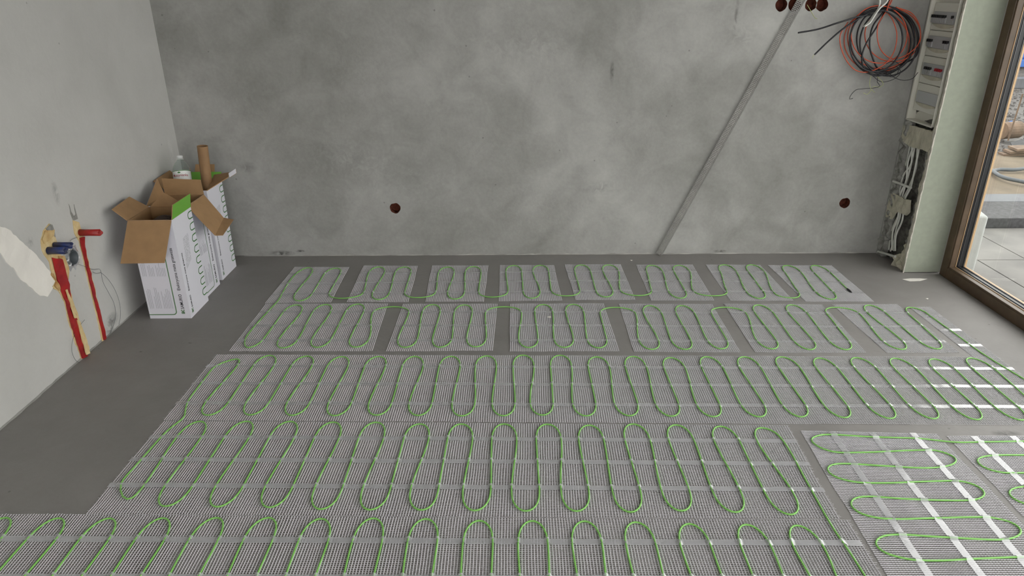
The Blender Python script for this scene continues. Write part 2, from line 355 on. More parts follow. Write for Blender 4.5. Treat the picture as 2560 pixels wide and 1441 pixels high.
# enclosure
EZ0 = rw(2275, 302).z
en = empty('distribution_box', (XR+.03, 3.81, EZ0), 'tall white plastic fuse box set in the wall pier, four rows of switches behind covers', 'fuse box')
e = MB(); x0, x1 = XR-.004, XR+.046; y0, y1 = 3.706, 3.970; ET = EZ0+.92
e.box((x1-.004, y0, EZ0), (x1, y1, ET)); e.box((x0, y1-.012, EZ0), (x1, y1, ET)); e.box((x0, y0, EZ0), (x1, y0+.006, ET))
e.box((x0, y0, EZ0), (x1, y1, EZ0+.008)); e.box((x0, y0, ET-.008), (x1, y1, ET))
under(bevel(e.build('housing', M['white'], loc=(0,0,0)), .002), en)
# rows of the fuse box; heights read from the photo
rows = [rw(2350, 46).z, rw(2340, 108).z, rw(2330, 178).z, rw(2305, 246).z]
for k, zc in enumerate(rows):
    f = MB(); xa = x1-.030; zt = min(ET-.01, (rows[k-1]+zc)/2-.001) if k else zc+.075; zb = (rows[k+1]+zc)/2+.001 if k < 3 else zc-.072; f.box((xa, y0+.008, zb), (x1-.005, y1-.016, zt)); fo_ = under(bevel(f.build('front_cover', M['white'], loc=(0,0,0)), .004), en)
    w = MB(); w.box((xa-.006, y0+.018, zc-.026), (xa-.001, y1-.034, zc+.032)); win = w.build('cover_window', M['panelglass'] if k == 3 else M['breaker'], fo_)
    lp = MB()   # curved finger recess lip under the window
    n = 12; top = [(xa-.006, y0+.02+(y1-.056-y0)*i/n, zc-.028) for i in range(n+1)]; bot = [(xa-.0062, p[1], zc-.028-.020*math.sin(math.pi*(i/n))**.7) for i, p in enumerate(top)]
    top2 = [(xa+.002, p[1], p[2]) for p in top]; bot2 = [(xa+.002, p[1], p[2]) for p in bot]
    vs = top+bot+top2+bot2; fs = [(i, i+1, n+1+i+1, n+1+i) for i in range(n)]+[(n+1+i, n+2+i, 3*(n+1)+i+1, 3*(n+1)+i) for i in range(n)]
    lp.add(vs, fs); lp.build('grip_lip', M['mortarlight'], fo_)
    groups = {0: [(3.935, 8, 'toggle'), (3.755, 1, 'toggle')], 1: [(3.930, 3, 'toggle'), (3.782, 3, 'toggle')], 2: [(3.900, 4, 'toggle'), (3.800, 4, 'togglered')], 3: []}[k]
    for (ys, cnt, mm) in groups:
        for j in range(cnt):
            t = MB(); yy = ys-j*.0165
            t.box((xa-.012, yy-.007, zc-.022), (xa-.006, yy+.007, zc+.004)); t.box((xa-.018, yy-.0026, zc+.002), (xa-.006, yy+.0026, zc+.016), 1)
            t.build('circuit_breaker', [M['breaker'], M[mm]], fo_)
# vertical cables below the box
def rc(pts, x): return [rw(a, b, x) for a, b in pts]
cabs = [[(2276,362),(2268,400),(2252,450),(2246,480),(2250,505),(2240,560),(2228,590),(2222,625)],
        [(2288,366),(2276,420),(2262,470),(2254,500),(2244,560),(2236,600),(2226,628)],
        [(2294,368),(2290,420),(2272,470),(2258,500),(2250,545),(2238,585),(2234,628)],
        [(2280,364),(2278,410),(2258,440),(2250,480),(2252,520),(2234,565),(2218,600),(2214,622)],
        [(2284,366),(2270,405),(2266,450),(2250,490),(2246,540),(2232,580),(2230,626)],
        [(2298,370),(2286,430),(2276,470),(2262,500),(2256,550),(2240,590),(2238,628)]]
for k, cpts in enumerate(cabs):
    t = MB(); t.tube(catmull(rc(cpts, XR+.026-.002*k), .02), .0052, 8)
    o = t.build('supply_cable', M['whitecable'], smooth=True); tag(o, 'white flat supply cables running down the open chase below the fuse box', 'cable', 'white cables in the wall chase')
for (a, b, l) in [((2234,453),(2277,470),'short white plastic bar across the cables in the middle of the wall chase'), ((2196,629),(2238,642),'short white plastic bar across the cables at the foot of the wall chase')]:
    t = MB(); t.tube([rw(*a, XR-.004), rw(*b, XR-.004)], .0065, 10); tag(bevel(t.build('cable_clamp', M['whitecable'], smooth=False), .001), l, 'clamp')
# dark crack where the pier meets the floor and a line of filler along the back wall
t = MB()
def rag(x0, x1, y, z, amp, st=.03, m=None, name='trim_1', parent=None):
    xs = [x0+i*st for i in range(int((x1-x0)/st)+1)]; v = []; f = []
    for i, x in enumerate(xs):
        h = z*(.35+.65*abs(noise.noise(Vector((x*14, 2, 5))))*2); d = amp*(.4+.6*abs(noise.noise(Vector((x*11, 9, 1))))*2)
        v += [(x, y, 0.0005), (x, y-d, 0.0006), (x, y-.001, h), (x, y, h)]
    for i in range(len(xs)-1):
        a = i*4; b = a+4; f += [(a+1, b+1, b+2, a+2), (a+2, b+2, b+3, a+3)]
    return obj(name, v, f, m, parent)
tag(rag(-1.5, 2.1, YB-.0005, .010, .006, .02, mat('pale_filler', (.36,.35,.33), .9, var=.3, scale=9)), kind='structure')
# left wall foot line
vv, ff = [], []
ys = [REAR+i*.03 for i in range(int((YB-REAR)/.03))]
for y in ys:
    h = .006+.006*abs(noise.noise(Vector((2, y*12, 0)))); vv += [(XL+.008*(0.3+abs(noise.noise(Vector((y*9, 1, 2))))), y, .0006), (XL+.001, y, h)]
for i in range(len(ys)-1): ff.append((2*i, 2*i+2, 2*i+3, 2*i+1))
tag(obj('trim_2', vv, ff, mat('edge_filler', (.27,.265,.25), .9, var=.3)), kind='structure')

# ---------------------------------------------------------------- window in the right wall
win = bpy.data.objects.new('window_1', None); win.location = (WX, WY1, 0); link(win); tag(win, kind='structure')
def frame_ring(name, x0, x1, th, m, inset=0, bev=.003):
    g = MB(); a, b = WY0+inset, WY1-inset; z0, z1 = inset, 2.5-inset
    g.box((x0, b-th, z0), (x1, b, z1)); g.box((x0, a, z0), (x1, a+th, z1)); g.box((x0, a+th, z0), (x1, b-th, z0+th)); g.box((x0, a+th, z1-th), (x1, b-th, z1))
    o = g.build(name, m, loc=(0,0,0)); o = under(o, win); return bevel(o, bev)
frame_ring('outer_frame', WX, WX+.024, .058, M['wood'])
frame_ring('frame_step', WX+.004, WX+.034, .068, M['wood'], bev=.002)
frame_ring('bevel_highlight', WX+.0335, WX+.0375, .071, M['woodedge'], bev=.001)  # pale strip: the highlight along the bevelled frame edge, put into the colour
frame_ring('gasket', WX+.037, WX+.080, .070, M['gasket'])
frame_ring('spacer', WX+.048, WX+.051, .073, M['spacer'], bev=.0005)
frame_ring('spacer', WX+.074, WX+.078, .073, M['spacer'], bev=.0005)
frame_ring('outer_sash', WX+.080, WX+.092, .073, M['woodedge'], bev=.002)
g = MB(); g.box((WX+.066, WY0+.07, .07), (WX+.072, WY1-.07, 2.43)); under(g.build('glass_pane', M['glass'], loc=(0,0,0)), win)
# drop of filler on the floor by the pier
p = [fl(*q) for q in [(2256,699),(2275,697),(2300,697),(2318,698),(2300,703),(2275,704)]]
tag(prism('filler_smear', p, (0,0,1), .0015, M['patch'], amp=.001), 'thin white filler smear on the floor in front of the green board', 'filler')

# ---------------------------------------------------------------- heating mats
ZC = .0042
def turns(T, start=None, end=None, flipfirst=False):
    """T: list of (px, py, kind, rl, rr) apexes in order; returns floor polyline of a serpentine. kind 'T' far apex, 'B' near apex."""
    out = []; prev = None
    for i, t in enumerate(T):
        a = fl(t[0], t[1]) if not isinstance(t[0], Vector) else t[0]
        kind = t[-1] if isinstance(t[-1], str) else None
        rl = t[2] if len(t) > 3 else .0455; rr = t[3] if len(t) > 4 else rl
        sgn = -1 if kind == 'T' else 1
        jx = .0025*random.uniform(-1, 1)
        dl = .080 if rl < .06 else .062; dr = .080 if rr < .06 else .062
        L_ = a+Vector((-rl+jx, sgn*dl, 0)); Rr = a+Vector((rr+jx, sgn*dr, 0)); k = .54
        if prev is not None:
            D = (L_-prev); d = abs(D.y)*.36; s = 1 if L_.y > prev.y else -1
            out += bez(prev, prev+Vector((0, s*d, 0)), L_-Vector((0, s*d, 0)), L_, 14)
        out += bez(L_, L_+Vector((0, -sgn*dl*k, 0)), a+Vector((-rl*k, 0, 0)), a, 6)
        out += bez(a, a+Vector((rr*k, 0, 0)), Rr+Vector((0, -sgn*dr*k, 0)), Rr, 6)
        prev = Rr
    out.append(prev); return out
def seqTB(tops, bots, first='T'):
    out = []; i = j = 0; k = first
    while (k == 'T' and i < len(tops)) or (k == 'B' and j < len(bots)):
        if k == 'T': out.append((*tops[i], 'T')); i += 1; k = 'B'
        else: out.append((*bots[j], 'B')); j += 1; k = 'T'
    return out
W1, W2 = .088, .082
row1 = seqTB([(770,670.5),(841,672),(947.5,669),(1012.5,669),(1120,669.5),(1184,668),(1285,665.5),(1351,665),(1452.5,664),(1520,664),(1627.5,665),(1696,665),(1808.6,663.6),(1876,663.6),(1966,665.3),(2035,665.3)],
             [(747.5,755.5),(853,749,.082,.10),(946,752.5),(1044,747.5,.078,.088),(1137.5,751),(1231,746,.078,.080),(1330,749),(1417,743,.080,.075),(1515,746),(1597,742,.088,.080),(1702.5,749),(1787,743,.098,.082),(1902,750),(1984,748.3,.080,.056),(2081,751.6)])
row1 = turns(row1)
# the last leg ends in a black joint
endp = [fl(2070,672), fl(2094,697), fl(2110,716), fl(2118.7,726)]
e1 = row1[:-7]+endp if False else row1
c1 = fl(2035,665.3)
row1 = row1+bez(row1[-1], row1[-1]+Vector((0,-.06,0)), fl(2110,716), fl(2118.7,726), 10)+[fl(2118.7,726)]
row2 = turns(seqTB([(742.5,763.8),(816,763),(896,762),(985,768.8,.098,.086),(1082.5,763),(1161,763.8),(1259,768.8,.092,.090),(1357.5,763),(1432.5,762.5),(1536,770.5,.080,.098),(1622.5,765.8),(1702.5,765.8),(1808,770.3,.078,.096),(1893.9,764),(1975.9,764),(2085,770.3,.070,.092),(2169.5,764.7),(2272,770.3,.046,.05)],
                   [(619,873),(706,873.8),(792.5,872.5),(889,872),(1012.5,872.5),(1100,872),(1189,871),(1322.5,873),(1411,872.5),(1497.5,873.8),(1631,877.5),(1715,877.5),(1805,875.8),(1931.6,876.3),(2026.8,877.9),(2117,877.9),(2256.5,877.9),(2345,876.3)], 'B'))
link12 = catmull([fl(*q) for q in [(739,686),(720,711),(706,736),(696,754),(686,765),(667.5,784),(637.5,817.5),(610,850)]], .02)
row1 = row1[4:]                    # start at the first leg instead of the arc end
row3 = turns(seqTB([(587.5,891),(676,890.5),(768.8,892),(856,893),(947.5,893),(1037.5,893),(1128,893),(1217,891.5),(1306.9,890),(1399.6,890),(1490,894),(1581,893),(1673.8,896),(1764.5,894),(1858,894),(1951,893.7),(2045.8,896.8),(2137.4,896),(2233.6,897.4),(2331,899),(2423,896.8)],
                   [(518.8,1043),(625,1042),(730,1043),(836,1044),(941,1043),(1045.6,1043.5),(1154,1044.7),(1259,1044),(1357,1042.7),(1466,1044.7),(1575,1044),(1679.8,1045.5),(1785,1046.7),(1900,1047),(2004.6,1047),(2113,1048.9),(2227.5,1051),(2335.9,1051.6),(2444,1054),(2556,1055),(2668,1056)]))
link23 = catmull([fl(*q) for q in [(2300.8,774.5),(2327,794),(2359.9,817),(2396,843.4),(2435.3,873),(2474.7,899),(2533,935),(2600,974),(2660,1010)]], .03)
row4 = turns(seqTB([(502,1055.6),(618,1055),(727,1055),(834,1057),(941,1057.6),(1050,1061.6),(1153,1061.6),(1259.5,1061.6),(1367,1062.5),(1472,1065),(1581,1062),(1688,1064),(1799,1067.6),(1904,1069)],
                   [(284,1272),(413,1272),(542,1273),(673,1274.5),(801.6,1279),(924.6,1281),(1053.6,1281),(1186.7,1282.6),(1315,1284),(1442,1284),(1577,1286),(1704.5,1283),(1840,1287),(1978,1292.6)], 'B'))
link34 = catmull([fl(*q) for q in [(539,912.5),(501,964),(469,1007),(462.5,1027.5),(464,1042.5),(456,1052.5),(430,1069),(403,1096),(347,1160),(290,1221)]], .02)
T5 = [fl(*q) for q in [(-112,1296),(17.6,1295.6),(149.4,1297),(276,1297),(409.6,1297),(543,1295.6),(673,1295.6),(803.4,1298),(933.8,1297.5),(1065,1298.8),(1198.8,1303),(1330,1303.8),(1460,1304.5),(1588,1306.6),(1721,1311),(1863,1313),(1989.7,1315)]]
l5 = [fl(*q) for q in [(1934,1078),(1946.6,1090.7),(1971,1124),(2013.7,1203.7),(2038,1246),(2062.6,1293.7),(2100.6,1352.5),(2125.6,1387),(2160,1440)]]
B5 = [Vector(((T5[i].x+T5[i+1].x)/2, 1.255, 0)) for i in range(len(T5)-1)]+[Vector(((T5[-1].x+l5[-1].x)/2+.01, 1.25, 0))]
q5 = []
for i in range(len(T5)): q5 += [(T5[i], 0, .044, .044, 'T'), (B5[i], 0, .042, .042, 'B')]
def turnsV(T): return turns([(t[0], t[1], t[2], t[3], t[4]) for t in T])
row5 = turnsV(q5)
r4end = row4[-7:]
link45 = catmull(l5+[Vector((row5[-1].x+.004, 1.31, 0))], .03)

def cut_join(*runs):
    out = []
    for r in runs: out += [Vector((p.x, p.y, 0)) for p in r]
    res = [out[0]]
    for p in out[1:]:
        if (p-res[-1]).length > .0035: res.append(p)
    return res
# one continuous cable: row1 (far right end) <- row1 start, down the left, row 2, right link, row 3 backwards, left link, row 4, right link, row 5 backwards
row1b = row1
path = cut_join(list(reversed(row1b)), link12, row2[4:], link23, list(reversed(row3))[4:-8], link34, row4[8:-6], link45, list(reversed(row5))[2:])
def smooth_path(P, it=2):
    for _ in range(it): P = [P[0]]+[(P[i-1]+P[i]*2+P[i+1])/4 for i in range(1, len(P)-1)]+[P[-1]]
    return P
path = smooth_path(path, 3)
sA = [(2388.4,1109),(2296.6,1099.5),(2174,1095.5),(2082.4,1090),(2048.7,1091),(2025.8,1102.5),(2042.6,1119),(2082,1133),(2143.6,1134.6),(2296.6,1129),(2342.5,1130),(2379,1142),(2391.5,1153),(2379,1165),(2327,1173),(2204.8,1168),(2097.7,1162.8),(2073,1167.7),(2065,1179),(2082,1194),(2131,1208),(2204.8,1211),(2357.8,1206),(2403.7,1206.5),(2446.5,1220),(2463,1237),(2446.5,1251),(2403.7,1255),(2266,1251),(2159,1245),(2131,1251),(2123.7,1266),(2143.6,1284.6),(2189.5,1298),(2235,1301),(2419,1297),(2480,1298),(2535,1312),(2554.6,1330.5),(2538,1347),(2504.7,1353),(2357.8,1347),(2235,1340.6),(2198.7,1347),(2186.4,1364),(2204.8,1382.5),(2266,1401),(2327,1405.5),(2480,1399),(2570,1398),(2630,1412),(2655,1438),(2630,1460),(2560,1466),(2350,1456),(2275,1466)]
sB = [(2700,1263),(2620,1264),(2560,1263),(2532,1251),(2519,1235.6),(2529,1225),(2560,1219.7),(2700,1216),(2800,1222),(2840,1210),(2800,1195),(2700,1187),(2560,1185.5),(2526,1186),(2495.5,1183.6),(2455.7,1171),(2439,1156),(2449.6,1147),(2480,1142),(2559.8,1141),(2680,1139),(2740,1132),(2750,1120),(2700,1108),(2559.8,1106.5),(2470,1108)]
path2 = smooth_path(cut_join(catmull([fl(*q) for q in sB+sA], .012)), 2)

kd = KDTree(len(path)+len(path2))
for i, p in enumerate(path+path2): kd.insert((p.x, p.y, 0), i)
kd.balance()
def lift(x, y):
    d = kd.find((x, y, 0))[2]
    return .0078*max(0, 1-(max(0, d-.0034)/.0045))**1.2 if d < .008 else 0.0
# low frequency waviness of the lying mesh (it buckles by a few millimetres)
def buck(x, y): 
    return .0022*max(0, noise.noise(Vector((x*6.0, y*2.2, 3)))+.15)+.0012*abs(noise.noise(Vector((x*17, y*6, 8))))
def sway(x, y): return .0035*noise.noise(Vector((x*7, y*4, 11)))+.0016*noise.noise(Vector((x*30, y*9, 2)))
def mesh_panel(root, q, thick_along='v', pitch=.0087, name='mesh_panel', skip=0.0):
    """Woven grid on the floor quad q (far-left, far-right, near-right, near-left), real threads."""
    A, B, Cc, D = q; g = MB(); wlen = ((B-A).length+(Cc-D).length)/2; dlen = ((D-A).length+(Cc-B).length)/2
    def P(u, v): return (A*(1-u)+B*u)*(1-v)+(D*(1-u)+Cc*u)*v
    nu = max(2, int(wlen/pitch)); nv = max(2, int(dlen/(pitch*.85)))
    def strand(fn, n, wid, hgt, z0):
        mi = 0 if wid > .0015 else 1
        pts = []
        for k in range(n+1):
            p = fn(k/n); s = sway(p.x, p.y); p = Vector((p.x+s, p.y+sway(p.y, p.x)*.5, 0)); pts.append(Vector((p.x, p.y, z0+buck(p.x, p.y))))
        base = len(g.v)
        for k, p in enumerate(pts):
            t = (pts[min(k+1, n)]-pts[max(k-1, 0)]); t.z = 0; t = t.normalized() if t.length > 0 else Vector((0,1,0)); nn = Vector((-t.y, t.x, 0))
            g.v += [p+nn*wid/2, p+Vector((0,0,hgt)), p-nn*wid/2]
        for k in range(n):
            a = base+3*k; g.f += [(a, a+1, a+4, a+3), (a+1, a+2, a+5, a+4)]; g.m += [mi, mi]
    thick, thin = (.0023, .0012)
    for i in range(nu+1):
        u = i/nu; lo = -.006*random.random(); hi = 1+.006*random.random()
        if thick_along == 'v': strand(lambda t: P(u, lo+(hi-lo)*t), max(3, int(dlen/.045)), thick, .0012, .0004)
        else: strand(lambda t: P(u, lo+(hi-lo)*t), max(3, int(dlen/.045)), thin, .0008, .0010)
    for j in range(nv+1):
        v = j/nv; lo = -.004*random.random(); hi = 1+.004*random.random()
        if thick_along == 'v': strand(lambda t: P(lo+(hi-lo)*t, v), max(3, int(wlen/.045)), thin, .0008, .0010)
        else: strand(lambda t: P(lo+(hi-lo)*t, v), max(3, int(wlen/.045)), thick, .0012, .0004)
    o = g.build(name, [M['thread'], M['weft']], loc=(0,0,0)); tag(under(o, root), kind='stuff'); return P
def tape_strip(root, a, b, w=.019, along_y=False):
    L_ = (b-a).length; n = int(L_/.004); t = (b-a).normalized(); nn = Vector((-t.y, t.x, 0)); v = []; f = []
    for k in range(n+1):
        p = a+t*(L_*k/n)
        for s in (-.5, 0, .5):
            c = p+nn*w*s; v.append(Vector((c.x, c.y, .0030+buck(c.x, c.y)+lift(c.x, c.y)+.0006*noise.noise(Vector((c.x*25, c.y*25, 4))))))
    for k in range(n):
        for s in (0, 1): x = 3*k+s; f.append((x, x+1, x+4, x+3))
    o = obj('tape_strip', v, f, M['tape'], None, None, True, loc=(0,0,0)); under(o, root)
mat1 = empty('heating_mat', (0, 2.2, 0), 'wide white mesh heating mat in five rows across the floor with one looping green cable', 'heating mat')
R1 = [[(738,669),(872,669),(826,757),(663,759)],[(910,665.5),(1043.8,666),(1020,756),(867.5,756)],[(1081,665),(1220,665),(1209,755),(1064,755)],[(1251,664),(1384,664),(1405,752.5),(1248,754)],
      [(1412.5,662.5),(1551,662),(1587.5,750),(1440,751)],[(1591,663),(1731,663),(1784,752.5),(1629,752)],[(1764.5,663),(1900,663.6),(1982.5,753),(1826.6,752.5)],[(1920,664.6),(2077.7,664.6),(2184,755),(2015,755)]]
R2 = [[(665,761),(969,760),(930,879),(574,879)],[(1009,761),(1242.5,761),(1231,877.5),(966,879.5)],[(1276,761),(1507.5,760),(1547.5,879),(1275,880)],[(1547.5,761),(1780,762),(1851,882),(1586,880.5)],
      [(1811,761),(2054.7,763),(2164.6,882.8),(1889,882)],[(2082,763),(2241.7,762),(2397.6,882),(2217,883.5)],[(2274.5,769.6),(2323.8,769),(2492,893),(2432,892.6)]]
R3 = [[(543.8,888),(2492,894),(2706,1064),(410,1052)]]
R4 = [[(411,1054.5),(1966,1065),(2097,1299),(216,1286.6)]]
right5 = fl(2119,1303); 
rows_ = [(R1, (.22,.5,.78)), (R2, (.20,.50,.80)), (R3, (.20,.48,.77)), (R4, (.20,.46,.73))]
for panels, vs_ in rows_:
    for q in panels:
        W = [fl(*c) for c in q]; P = mesh_panel(mat1, W)
        for v in vs_: tape_strip(mat1, P(-.002, v), P(1.002, v), w=.022)
q = [Vector((-1.85, fl(0,1284.5).y, 0)), fl(2117,1303), Vector((fl(2182,1441).x+.02, 1.20, 0)), Vector((-1.85, 1.20, 0))]
P = mesh_panel(mat1, q)
for v in (.20, .48, .76): tape_strip(mat1, P(0, v), P(1, v), w=.023)
def cable(root, path, name='heating_cable'):
    g = MB(); pts = [Vector((p.x, p.y, ZC+.0006+.0010*noise.noise(Vector((p.x*9, p.y*9, 0))))) for p in path]
    g.tube(pts, .0028, 8); o = g.build(name, M['cable'], None, True, loc=(0,0,0)); return under(o, root)
cable(mat1, path)
g = MB(); a, b = fl(2117.5,724.5), fl(2128.5,734); d = (b-a); g.tube([a+Vector((0,0,.005)), a+d*.2+Vector((0,0,.005)), a+d*.75+Vector((0,0,.005)), a+d+Vector((0,0,.005))], [.0035,.0055,.0055,.0028], 10)
tag(under(g.build('end_joint', M['black'], None, True, loc=(0,0,0)), mat1), 'black end joint')
mat2 = empty('heating_mat', (2.2, 1.9, 0), 'white mesh heating mat at bottom right, its green cable looping from side to side', 'heating mat')
S1 = [fl(2000,1079), fl(2343,1087), fl(2700,1462), fl(2231,1462)]
S2 = [fl(2367,1092), fl(2760,1092), fl(3005,1294), fl(2560,1294)]
# keep the second length inside the window sill line
lim = WX-.02
def clampx(q): return [Vector((min(p.x, lim), p.y, 0)) for p in q]
S2 = clampx(S2)
P = mesh_panel(mat2, S1, 'u')
for a, b in [((2078,1081),(2335,1460)), ((2178,1083),(2467,1460)), ((2281,1085),(2603,1460))]: tape_strip(mat2, fl(*a), fl(*b), w=.023)
P = mesh_panel(mat2, S2, 'u')
for a, b in [((2434,1093),(2642,1292)), ((2530,1093),(2765,1292))]: tape_strip(mat2, fl(*a), fl(*b), w=.023)
path2c = [Vector((min(p.x, lim-.03), p.y, 0)) for p in path2]
cable(mat2, path2c)

# ---------------------------------------------------------------- cardboard boxes
def frame2mw(origin, ux, vy, n):       # plane frame: text x -> ux, y -> vy
    m = Matrix(((ux[0], vy[0], n[0], origin[0]), (ux[1], vy[1], n[1], origin[1]), (ux[2], vy[2], n[2], origin[2]), (0,0,0,1))); return m
def ribbon(g, pts, w, n, mi=0):
    pts = [Vector(p) for p in pts]; n = Vector(n); k = len(g.v)
    for i, p in enumerate(pts):
        t = (pts[min(i+1, len(pts)-1)]-pts[max(i-1, 0)]).normalized(); s = t.cross(n)*w/2; g.v += [p+s, p-s]
    for i in range(len(pts)-1): g.f.append((k+2*i, k+2*i+1, k+2*i+3, k+2*i+2)); g.m.append(mi)
def logo(parent, o, up, side, n, s):   # small green crest-like mark: two bars, a roof and two ears
    g = MB(); o = Vector(o); up = Vector(up); side = Vector(side)
    for a, b, c, d in [(-.5,-.1,.5,.1), (-.42,.22,.42,.38), (-.12,-.5,.12,.5), (-.5,.5,-.2,.8), (.2,.5,.5,.8), (-.45,-.5,-.25,-.1), (.25,-.5,.45,-.1)]:
        g.add([o+side*a*s+up*b*s, o+side*c*s+up*b*s, o+side*c*s+up*d*s, o+side*a*s+up*d*s], [(0,1,2,3)])
    g.build('printed_emblem', M['inkgreen'], parent)
def print_spec(parent, O_, U, W_, Hh, n):
    """Text side: green rounded line, small print columns, name and title reading upwards. O_ lower-left corner, U along face."""
    O_ = Vector(O_); U = Vector(U); Z = Vector((0,0,1)); n = Vector(n); e = n*.0006
    def F(u, z): return O_+U*(u*W_)+Z*z+e
    g = MB(); r = .018; arc = [F(.67, .022+r)+(-U*r*(1-math.cos(w))-Z*r*math.sin(w)) for w in [math.pi/2*i/6 for i in range(7)]]
    ribbon(g, [F(.67, Hh-.10), F(.67, .2)]+arc+[F(.0, .022)], .004, n); g.build('printed_line', M['inkgreen'], parent)
    g = MB(); rnd = random.Random(5)
    for k in range(15):
        u = .06+k*.038
        for z0, L0 in ((.045, .115), (.215, .07)):
            if k in (3, 8): continue
            L1 = L0*(.55+.45*rnd.random()); a = F(u, z0+.01); g.add([a, a+U*.0016, a+U*.0016+Z*L1, a+Z*L1], [(0,1,2,3)])
    tag(g.build('small_print', M['inkgrey'], parent), kind='stuff')
    mw = frame2mw(F(.87, .150), Z, -U, n); text('Elektryczna mata grzewcza', .0205, M['ink'], 'printed_title', parent, mw, .98)
    mw = frame2mw(F(.87, .052), Z, -U, n); text('SAMURIO', .0215, M['ink'], 'printed_name', parent, mw, .86)
    logo(parent, F(.83, .034), Z, U, n, .017)
def print_loops(parent, O_, U, W_, Hh, n):
    O_ = Vector(O_); U = Vector(U); Z = Vector((0,0,1)); n = Vector(n); e = n*.0006
    def F(u, z): return O_+U*(u*W_)+Z*z+e
    g = MB(); pz = .058; ru = .018
    for k in range(8):
        z = .048+k*pz; h = .017
        pts = [F(.995, z)]+[F(.86, z)+(-U*ru*math.sin(w)+Z*h*(1-math.cos(w))) for w in [math.pi*i/8 for i in range(9)]]+[F(.995, z+2*h)]
        ribbon(g, pts, .0055, n)
    g.build('printed_loops', M['inkgreen'], parent)
    g = MB(); g.add([F(.25,.24), F(.55,.27), F(.62,.40), F(.34,.39)], [(0,1,2,3)]); g.build('printed_halftone', M['dots'], parent)
    mw = frame2mw(F(.17, .135), Z, -U, n); text('Elektryczna mata grzewcza', .0165, M['ink'], 'printed_title', parent, mw, 1.1)
    mw = frame2mw(F(.17, .050), Z, -U, n); text('SAMURIO', .0165, M['ink'], 'printed_name', parent, mw, .9)
    logo(parent, F(.13, .030), Z, U, n, .018)
    mw = frame2mw(F(.30, Hh-.080), Z, -U, n); text('samurio.pl', .009, M['inkgrey'], 'small_print', parent, mw, 1) if False else None
CARD = [M['kraft'], M['boxwhite'], M['boxgreen']]
def carton(label, x0, x1, y0, y1, h):
    root = empty('cardboard_box', (x1, y0, 0), label, 'box', None)
    b = MB(); t = .004
    oc = [(x0,y0),(x1,y0),(x1,y1),(x0,y1)]; ic = [(x0+t,y0+t),(x1-t,y0+t),(x1-t,y1-t),(x0+t,y1-t)]
    V = [(x,y,.001) for x,y in oc]+[(x,y,h) for x,y in oc]+[(x,y,.001) for x,y in ic]+[(x,y,h) for x,y in ic]
    for i in range(4):
        j = (i+1) % 4; b.add(V, [(i, j, 4+j, 4+i)], 1); b.add(V, [(8+j, 8+i, 12+i, 12+j), (4+i, 4+j, 12+j, 12+i), (j, i, 8+i, 8+j)], 0)
    b.sheet([(x0+t,y0+t,.005),(x1-t,y0+t,.005),(x1-t,y1-t,.005),(x0+t,y1-t,.005)], .004, 0, 0, 0)
    return root, under(b.build('body', CARD, loc=(0,0,0)), root)
def flap(root, q, face=(0,0,1), inner=0, outer=1, name='flap', th=.0035):
    """q: hinge a, hinge b, outer b, outer a; the inner (kraft) side looks towards face."""
    q = [Vector(p) for p in q]
    if (q[1]-q[0]).cross(q[3]-q[0]).dot(Vector(face)) < 0: q = q[::-1]
    b = MB(); b.sheet(q, th, inner, outer, 0); return under(b.build(name, CARD, loc=(0,0,0)), root)
hA = .506
ra, bodyA = carton('front white cardboard box with open brown flaps, its big front flap hanging down', -1.777, -1.575, 3.120, 3.334, hA)
pr = bodyA
print_spec(pr, (-1.777,3.120,0), (1,0,0), .202, hA, (0,-1,0)); print_loops(pr, (-1.575,3.120,0), (0,1,0), .214, hA, (1,0,0))
flap(ra, [(-1.777,3.119,hA),(-1.575,3.119,hA),(-1.596,3.018,.333),(-1.800,3.020,.330)], (0,-1,1))
flap(ra, [(-1.779,3.334,hA),(-1.779,3.120,hA),(-1.833,3.112,.563),(-1.862,3.330,.560)], (1,0,1))
flap(ra, [(-1.577,3.124,hA),(-1.577,3.332,hA),(-1.570,3.338,.572),(-1.566,3.136,.574)], (-1,0,0), 0, 2)
flap(ra, [(-1.592,3.336,hA),(-1.775,3.336,hA),bw(408,481,3.345),bw(420,487,3.345)], (0,-1,1))
# coil of leftover mesh inside
g = MB()
for k in range(5):
    rr = .084-.004*k; g.tube([(-1.668+rr*math.cos(w), 3.255-.016*k, .400+rr*math.sin(w)) for w in [2*math.pi*i/28 for i in range(28)]], .006, 6, closed=True)
o = g.build('cable_coil', M['darkbrown'], None, True); tag(o, 'dark coil of leftover cable lying inside the front open box', 'cable')
gg = MB(); gg.box((-1.765,3.132,.006), (-1.588,3.322,.322)); o2 = gg.build('packing_insert', M['kraft']); tag(bevel(o2), 'brown cardboard insert filling the lower part of the front box', 'insert')
rb, bodyB = carton('middle white cardboard box, right flap folded out over its side', -1.800, -1.598, 3.346, 3.552, hA)
print_spec(bodyB, (-1.598,3.346,0), (0,1,0), .206, hA, (1,0,0))
flap(rb, [(-1.597,3.346,hA),(-1.597,3.552,hA),(-1.515,3.552,.380),(-1.482,3.340,.356)])
flap(rb, [(-1.482,3.340,.356),(-1.515,3.552,.380),(-1.462,3.545,.372),(-1.452,3.360,.350)], name='tuck_tab')
flap(rb, [(-1.800,3.552,hA),(-1.598,3.552,hA),(-1.612,3.578,.578),(-1.815,3.584,.585)], (0,-1,0))
flap(rb, [(-1.800,3.350,hA),(-1.800,3.552,hA),(-1.838,3.584,.586),(-1.815,3.500,.53)], (1,0,0))
rc_, bodyC = carton('rear white cardboard box by the back wall holding a bottle and a tube', -1.812, -1.604, 3.606, 3.818, .512)
print_spec(bodyC, (-1.812,3.606,0), (1,0,0), .208, .512, (0,-1,0)); print_loops(bodyC, (-1.604,3.606,0), (0,1,0), .212, .512, (1,0,0))
hC = .512
